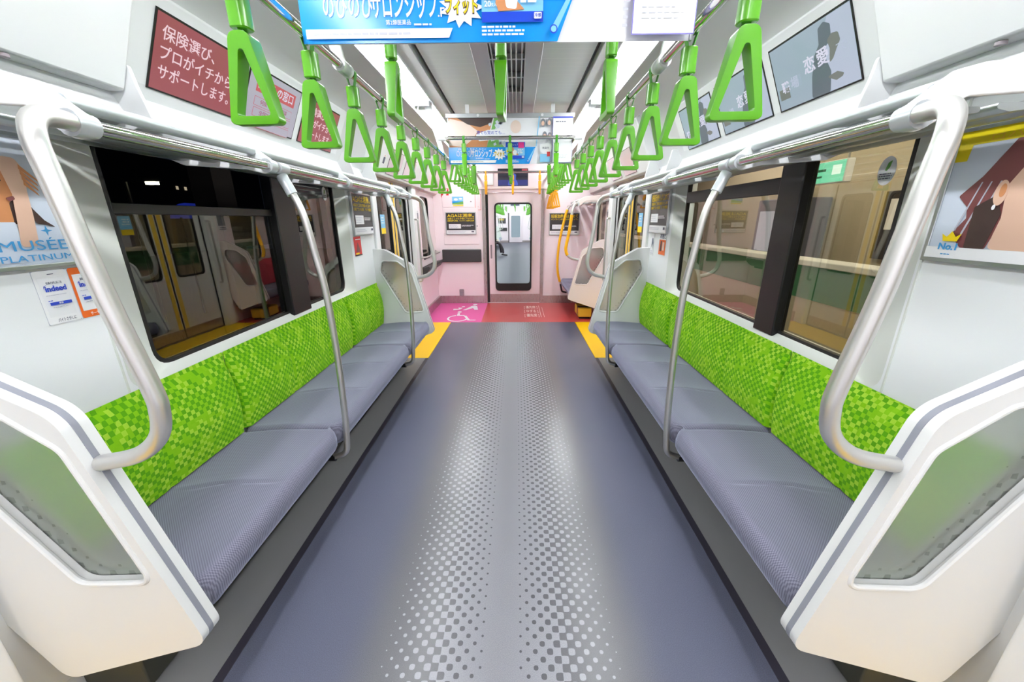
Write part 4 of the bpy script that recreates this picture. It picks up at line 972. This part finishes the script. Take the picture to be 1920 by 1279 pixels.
# ================================================================== FLOOR MARKS
fm = Board('floor_marking', 'white wheelchair and pram pictogram on the magenta floor', 'floor marking', (-.86, 6.15, .0006), (1, 0, 0), (0, 1, 0))
fm.z = 0
def arcpoly(cx, cy_, r1, r2, a0, a1, n=20, ky=1.0):
    o = [(cx + r2 * math.cos(a0 + (a1 - a0) * k / n), cy_ + ky * r2 * math.sin(a0 + (a1 - a0) * k / n)) for k in range(n + 1)]
    return o + [(cx + r1 * math.cos(a0 + (a1 - a0) * k / n), cy_ + ky * r1 * math.sin(a0 + (a1 - a0) * k / n)) for k in range(n, -1, -1)]
fm.polys('wheelchair_mark', [arcpoly(0, -.36, .135, .165, math.radians(110), math.radians(350), 24, 1.25), [(-.05, -.02), (-.01, -.02), (.0, -.16), (.08, -.16), (.08, -.20), (-.04, -.20)], [(.07, -.20), (.115, -.20), (.20, -.46), (.29, -.46), (.29, -.50), (.17, -.50)]], 'white')
fm.disc('wheelchair_head', -.03, .06, .035, .045, 'white')
fm.polys('pram_mark', [[(-.16, .20), (-.05, .24), (-.02, .36), (-.10, .40), (-.08, .30), (-.17, .30)], [(.0, .20), (.06, .34), (.12, .52), (.17, .56), (.22, .50), (.26, .22), (.20, .22), (.16, .36), (.06, .20)]], 'white')
fm.disc('parent_head', .17, .64, .04, .05, 'white'); fm.disc('child_head', -.02, .46, .03, .04, 'white')
pm = Board('floor_marking', 'white priority seat lettering on the red floor', 'floor marking', (.33, 6.25, .0006), (1, 0, 0), (0, 1, 0)); pm.z = 0
for k, s_ in enumerate(('[ 優先席 ]', '[ ゆずる ]', '[ 優先席 ]')): pm.text(s_, -.03, .30 - .30 * k, .22, 'pinkcream', .002, width=.23)
pm.polys('side_rule', [[(.11, -.42), (.118, -.42), (.118, .42), (.11, .42)], [(.16, -.42), (.166, -.42), (.166, .3), (.16, .3)]], 'pinkcream')
# yellow fire extinguisher case under the priority bench
t = thing('storage_box', 'yellow box under the red priority bench', 'box', (1.10, 5.80, .0)); MB().box(-.10, .10, -.08, .3, .03, .17).obj('case', M['doory'], t, .012); MB().box(-.104, .104, .0, .05, .028, .174).obj('strap', M['black'], t); MB().box(-.08, .08, -.06, .28, 0, .03).obj('base', M['black'], t)

# ================================================================== NEXT CAR, seen through the gangway door
NY = YE + .55; NL = 19.3; NE = NY + NL
struct(MB().box(-.6, .6, YE + .1, NY, -.08, -.005).obj('floor_gangway', M['kick']))
for sg in (-1, 1): struct(MB().box(*sorted((sg * .58, sg * .64)), YE + .1, NY, -.02, 2.2).obj('wall_gangway', M['rubber']))
struct(MB().box(-.64, .64, YE + .1, NY, 2.1, 2.2).obj('ceiling_gangway', M['rubber']))
struct(MB().box(-1.4, 1.4, NY, NE, -.08, -.002).obj('floor_next_car', M['nfloor']))
for sg in (-1, 1):
    struct(MB().box(*sorted((sg * 1.38, sg * 1.44)), NY, NE, 0, 2.5).obj('wall_next_car_' + LN[sg], M['wall']))
struct(MB().box(-1.44, 1.44, NY, NE, 2.48, 2.55).obj('ceiling_next_car', M['ceil']))
struct(plate_with_hole([(-1.4, 0), (1.4, 0), (1.4, 2.5), (-1.4, 2.5)], [(-.48, .001), (.48, .001), (.48, 2.0), (-.48, 2.0)], lambda u, v, t: (u, NY - .02 + t, v), .02).obj('wall_next_car_near', M['pink'], None, smooth=False))
rr = bpy.data.objects.new('wall_next_car_far', None); C.objects.link(rr); struct(rr)
MB().box(-1.4, 1.4, NE, NE + .08, 0, 2.5).obj('panel', M['pink'], rr)
rd = bpy.data.objects.new('door_6', None); C.objects.link(rd); struct(rd)
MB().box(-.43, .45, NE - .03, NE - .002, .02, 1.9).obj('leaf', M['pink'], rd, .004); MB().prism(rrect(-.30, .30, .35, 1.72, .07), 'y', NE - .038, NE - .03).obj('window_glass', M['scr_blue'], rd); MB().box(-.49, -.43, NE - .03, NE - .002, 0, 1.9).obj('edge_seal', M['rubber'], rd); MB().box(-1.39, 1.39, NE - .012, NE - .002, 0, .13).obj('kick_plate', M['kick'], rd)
b = Board('back_cushion', 'dark back cushion on the far wall of the next car', 'cushion', (-.91, NE - .003, .855), EW, (0, 0, 1)); b.slab('pad', -.34, .34, -.11, .11, 0, .04, 'pad', .01)
b = Board('framed_poster', 'dark poster on the far wall of the next car', 'poster', (-.91, NE - .003, 1.40), EW, (0, 0, 1)); b.slab('sheet', -.25, .25, -.17, .17, 0, .01, 'posterblack'); b.lines(-.22, .22, .03, .15, 2, 'printyellow', .6)
for sg in (-1, 1):
    for k, a in enumerate((NY + .3, NY + 6.6, NY + 12.9)):
        t = thing('ceiling_lamp', 'lamp strip on the %s ceiling side of the next car, %s' % (LN[sg], ('nearest', 'middle', 'farthest')[k]), 'lamp', (sg * .78, a, 2.46), 0, 'next car lamps')
        MB().box(-.05, .05, 0, 6.0, -.02, .0).obj('diffuser', M['lamp'], t); [MB().box(-.06, .06, e, e + .01, -.025, .02).obj('end_cap', M['white'], t) for e in (-.01, 6.0)]
    for k, (a, bb) in enumerate(((NY + .1, NY + 1.4), (NY + 3.2, NY + 6.4), (NY + 8.3, NY + 11.4), (NY + 13.2, NY + 16.4))):
        t = thing('bench_seat', 'bench in the next car on the %s, %s from the door' % (LN[sg], ORD[k] if k else 'first'), 'bench', (0, 0, 0), 0, 'next car benches')
        MB().prism(rounded([(sg * 1.375, .34), (sg * .87, .33), (sg * .84, .42), (sg * .90, .46), (sg * 1.375, .44)], .02, 3), 'y', a, bb).obj('seat_cushion', M['cush'], t)
        MB().prism(rounded([(sg * 1.375, .44), (sg * 1.31, .45), (sg * 1.30, .80), (sg * 1.34, .87), (sg * 1.375, .87)], .02, 3), 'y', a, bb).obj('backrest', M['moq'], t)
        MB().box(*sorted((sg * 1.15, sg * 1.37)), a + .05, bb - .05, -.002, .33).obj('heater_box', M['dark'], t)
        for y, e in ((a - .05, 'near'), (bb + .05, 'far')):
            p2 = thing('seat_partition', 'white partition at %s end of the %s next-car %s bench' % (e, ORD[k] if k else 'first', LN[sg]), 'partition', (0, y, 0), 0, 'next car partitions')
            MB().prism([(sg * q[0], q[1]) for q in POUT], 'y', -.025, .025).obj('panel', M['cream'], p2)
            yo = y - .02 if e == 'near' else y + .02
            gp = thing('grab_pole', 'curved pole at %s end of the %s next-car %s bench' % (e, ORD[k] if k else 'first', LN[sg]), 'grab pole', (0, 0, 0), 0, 'next car poles')
            MB().tube(spline([(sg * .93, yo, 1.68), (sg * .84, yo, 1.55), (sg * .80, yo, 1.3), (sg * .755, yo, 1.05), (sg * .80, yo, .94), (sg * .95, yo, .915)], 5), .018, 8).obj('pole', M['steel'], gp)
    handrail('strap rail of the next car, %s side' % LN[sg], (sg * .62, NY, 2.03), (sg * .62, NE, 2.03))
    for k in range(27):
        strap(SG_, 'tiny green strap in the row along the %s rail of the next car' % LN[sg], sg * .62, NY + 4.5 + k * .36, 2.03, 0, 'next car %s straps' % LN[sg])
for y in (NY + 5.0, NY + 7.0, NY + 10.5, NY + 12.5):
    t = handrail('cross bar in the next car, %s from the door' % ('first', 'second', 'third', 'fourth')[(NY + 5.0, NY + 7.0, NY + 10.5, NY + 12.5).index(y)], (-.62, y, 2.18), (.62, y, 2.18))
    for x in (-.61, .61): MB().box(x - .015, x + .015, y - .01, y + .01, 2.17, 2.485).obj('hanger', M['panel'], t)
    for x in (-.43, 0, .43): strap(SG_, 'tiny green strap edge-on on a cross bar of the next car', x, y, 2.18, math.pi / 2, 'next car cross bar straps')
b = Board('hanging_advert', 'small advert hanging in the next car', 'advert', (0, NY + 9, 1.98), EW, (0, 0, 1)); b.slab('sheet', -.55, .55, 0, .38, -.002, 0, 'paper'); b.rect('dark_band', -.18, .18, .02, .2, 'ink'); MB().box(-.56, .56, .37, .40, -.01, .01).obj('clamp_bar', M['alu'], b.root); [MB().box(e, e + .03, .4, .5, -.005, .005).obj('hanger', M['white'], b.root) for e in (-.3, .27)]

# seated passenger in the next car: one skinned body, trousers, shoes and hair as children
def person(x0, y0):
    t = thing('person', 'person in dark trousers sitting with legs forward in the next car', 'person', (x0, y0, 0))
    def skin(name, V, E, R, m, par, sub=2):
        me = bpy.data.meshes.new(name); me.from_pydata(V, E, []); me.materials.append(m)
        o = link(name, me, par); sk = o.modifiers.new('skin', 'SKIN'); sk.use_smooth_shade = True
        for i, v in enumerate(me.skin_vertices[0].data): v.radius = (R[i], R[i] * (.92 if i else .75)); v.use_root = (i == 0)
        s2 = o.modifiers.new('sub', 'SUBSURF'); s2.levels = 1; s2.render_levels = sub
        return o
    V = [(0, 0, .52), (-.03, 0, .70), (-.05, 0, .92), (-.05, 0, 1.06), (-.02, 0, 1.13), (.0, 0, 1.20), (.01, 0, 1.30),
         (-.05, .19, 1.02), (.05, .25, .80), (.25, .19, .68), (.33, .16, .66), (-.05, -.19, 1.02), (.05, -.25, .80), (.25, -.19, .68), (.33, -.16, .66)]
    E = [(0, 1), (1, 2), (2, 3), (3, 4), (4, 5), (5, 6), (3, 7), (7, 8), (8, 9), (9, 10), (3, 11), (11, 12), (12, 13), (13, 14)]
    V[0] = (0, 0, .60); skin('body', V, E, [.11, .13, .16, .10, .055, .085, .08, .06, .05, .042, .035, .06, .05, .042, .035], M['jacket'], t)
    for s_, ax in ((1, .0), (-1, .10)):
        skin('trousers', [(.0, s_ * .09, .57), (.22, s_ * .11, .56), (.46, s_ * .12, .53), (.50 + ax, s_ * .12, .28), (.52 + ax, s_ * .12, .10)], [(0, 1), (1, 2), (2, 3), (3, 4)], [.095, .085, .07, .06, .055], M['trouser'], t)
        skin('shoe', [(.52 + ax, s_ * .12, .06), (.60 + ax, s_ * .125, .045), (.70 + ax, s_ * .13, .035)], [(0, 1), (1, 2)], [.048, .046, .035], M['shoe'], t)
        for f in range(4):
            skin('finger', [(.34, s_ * (.16 - f * .018), .655), (.39, s_ * (.155 - f * .018), .645), (.42, s_ * (.15 - f * .018), .625)], [(0, 1), (1, 2)], [.010, .009, .008], M['skinreal'], t, 1)
    skin('face', [(.025, 0, 1.24), (.04, 0, 1.18), (.05, 0, 1.30)], [(0, 1), (0, 2)], [.078, .055, .07], M['skinreal'], t)
    skin('hair', [(-.02, 0, 1.34), (-.05, 0, 1.26), (.05, 0, 1.37)], [(0, 1), (0, 2)], [.085, .08, .05], M['hair'], t)
    return t
person(-1.12, NY + 9.2)

# ================================================================== OUTSIDE
# right: lit platform with half-height safety fence, wall and signs
def pbox(name, m, x0, x1, y0, y1, z0, z1, par=None, bev=0): return MB().box(x0, x1, y0, y1, z0, z1).obj(name, m, par, bev)
PG = mat('platform_floor_grey', (120, 112, 100), .6); PW = mat('platform_wall_beige', (176, 168, 150), .6); PGR = mat('fence_green', (52, 122, 84), .5); PB = mat('fence_beige', (186, 178, 160), .5)
PD = mat('dark_gap', (40, 38, 36), .7); PC = mat('platform_ceiling', (150, 140, 122), .7); PO = mat('orange_beam', (200, 120, 50), .6)
struct(pbox('floor_platform', PG, 1.62, 5.2, -3, 14, -.9, -.02)); struct(pbox('wall_platform', PW, 5.2, 5.35, -3, 14, -.02, 3.4)); struct(pbox('ceiling_platform', PC, 1.62, 5.35, -3, 14, 3.4, 3.5))
t = thing('platform_fence', 'half-height green and beige platform fence outside the right window', 'fence', (2.6, 0, 0))
pbox('panel', PB, 0, .18, -2.5, 13, -.02, 1.06, t); pbox('green_band', PGR, -.004, 0, -2.5, 13, .78, 1.06, t); pbox('top_rail', M['white'], -.02, .2, -2.5, 13, 1.06, 1.11, t, .008); pbox('dark_base', PD, -.004, 0, -2.5, 13, -.02, .18, t)
for k, y in enumerate((.2, 2.2, 4.2, 6.2, 8.2)):
    t = thing('platform_or_fill_lamp', 'added fill lamp for the fence front outside the right window, %s' % nth(k, 5), 'lamp', (2.0, y, 3.38), 0, 'added fence fill lamps'); pbox('tube', M['plamp'], -.05, .05, 0, 1.0, -.05, 0, t); pbox('end_cap', M['white'], -.06, .06, -.03, 0, -.06, .0, t)  # nearer lamp row, added to brighten the train side of the fence
    t = thing('platform_or_fill_lamp', 'long platform ceiling lamp outside the right window, %s' % nth(k, 5), 'lamp', (3.7, y, 3.38), 0, 'platform lamps'); pbox('tube', M['plamp'], -.06, .06, 0, 1.3, -.05, 0, t); pbox('end_cap', M['white'], -.07, .07, -.03, 0, -.06, .0, t)
t = thing('exit_sign', 'green lit sign hanging over the platform outside the right window', 'sign', (3.35, 4.40, 0))
pbox('housing', M['white'], -.04, .04, -.25, .25, 1.80, 2.02, t, .01)
MB().box(-.046, -.041, -.24, .24, 1.81, 2.01).obj('lit_face', M['sign_green'], t); MB().box(-.050, -.046, -.20, -.09, 1.88, 1.97).obj('white_mark', M['sign_white'], t); MB().box(-.050, -.046, .0, .20, 1.92, 1.945).box(-.050, -.046, .04, .18, 1.86, 1.88).obj('dark_mark', M['sign_dgreen'], t)
for y in (-.25, .25): MB().tube([(0, y * .8, 2.0), (0, y * .8, 3.41)], .012, 8).obj('hanger', M['steel'], t)
tag(pbox('platform_beam', PO, 3.2, 3.4, 4.7, 13, 2.35, 2.75), 'orange beam under the platform roof outside the right window', 'beam')
t = thing('vending_machine', 'dark machine against the platform wall outside the right window', 'machine', (5.0, 7.2, -.02)); pbox('body', M['ink'], -.35, .18, -.55, .55, 0, 1.8, t, .02); pbox('lit_front', M['scr_grey'], -.356, -.35, -.45, .45, .9, 1.6, t); pbox('slot', M['black'], -.356, -.35, -.3, .3, .3, .5, t)
t = thing('notice_board', 'dark notice board with red print on the platform wall outside', 'notice board', (5.19, 5.2, 1.3)); pbox('board', M['posterblack'], -.03, 0, -.5, .5, -.4, .5, t); pbox('print', M['red'], -.034, -.03, -.4, -.1, -.3, 0, t); pbox('print', M['paper'], -.034, -.03, .0, .4, .0, .4, t)
# left: dark night with a few distant lights
struct(pbox('ground_outside', PD, -40, -1.62, -10, 40, -1.4, -1.2))
t = thing('apartment_building', 'dark building with few lit windows outside the left window', 'building', (-34, 34, -1.2)); BM_ = mat('night_building', (52, 50, 54), .8); pbox('wall', BM_, -4, 4, -14, 14, 0, 13, t)
LW = emis('lit_window_light', (255, 236, 200), .35)
for y, z in ((-11, 4.8), (-7, 6.0), (-6.2, 6.0), (2, 5.4), (2.9, 5.4), (3.8, 5.4), (-9.5, 7.6), (7, 7.0)): pbox('window', LW, 4.0, 4.05, y, y + .22, z, z + .28, t)
t = thing('street_lamp', 'street lamp with bright head outside the left window', 'lamp', (-9.7, 10.2, -1.2)); MB().tube([(0, 0, 0), (0, 0, 3.7)], .05, 10).obj('post', M['black'], t); pbox('arm', M['black'], -.05, .9, -.04, .04, 3.62, 3.72, t); pbox('lamp_head', emis('street_lamp_light', (255, 250, 200), 6), .55, .80, -.06, .06, 3.55, 3.62, t)
t = thing('blue_awning', 'small blue lit awning below the street lamp outside the left window', 'awning', (-9.0, 11.3, -1.2)); MB().loft([[(math.cos(a) * .5, y, 2.75 + .4 * math.sin(a)) for a in [math.pi * k / 10 for k in range(11)]] for y in (-.3, .45)], False).obj('canopy', mat('blue_awning_lit', (30, 40, 120), .4, emit=(40, 60, 190), es=.25), t)
for x in (-.48, .44): MB().box(x, x + .04, .0, .04, 0, 2.78).obj('post', M['black'], t)
tag(pbox('concrete_pillar', BM_, -5.6, -5.2, 7.1, 7.6, -1.2, 6), 'grey pillar in the dark outside the left window', 'pillar')
bpy.data.objects.remove(_to)
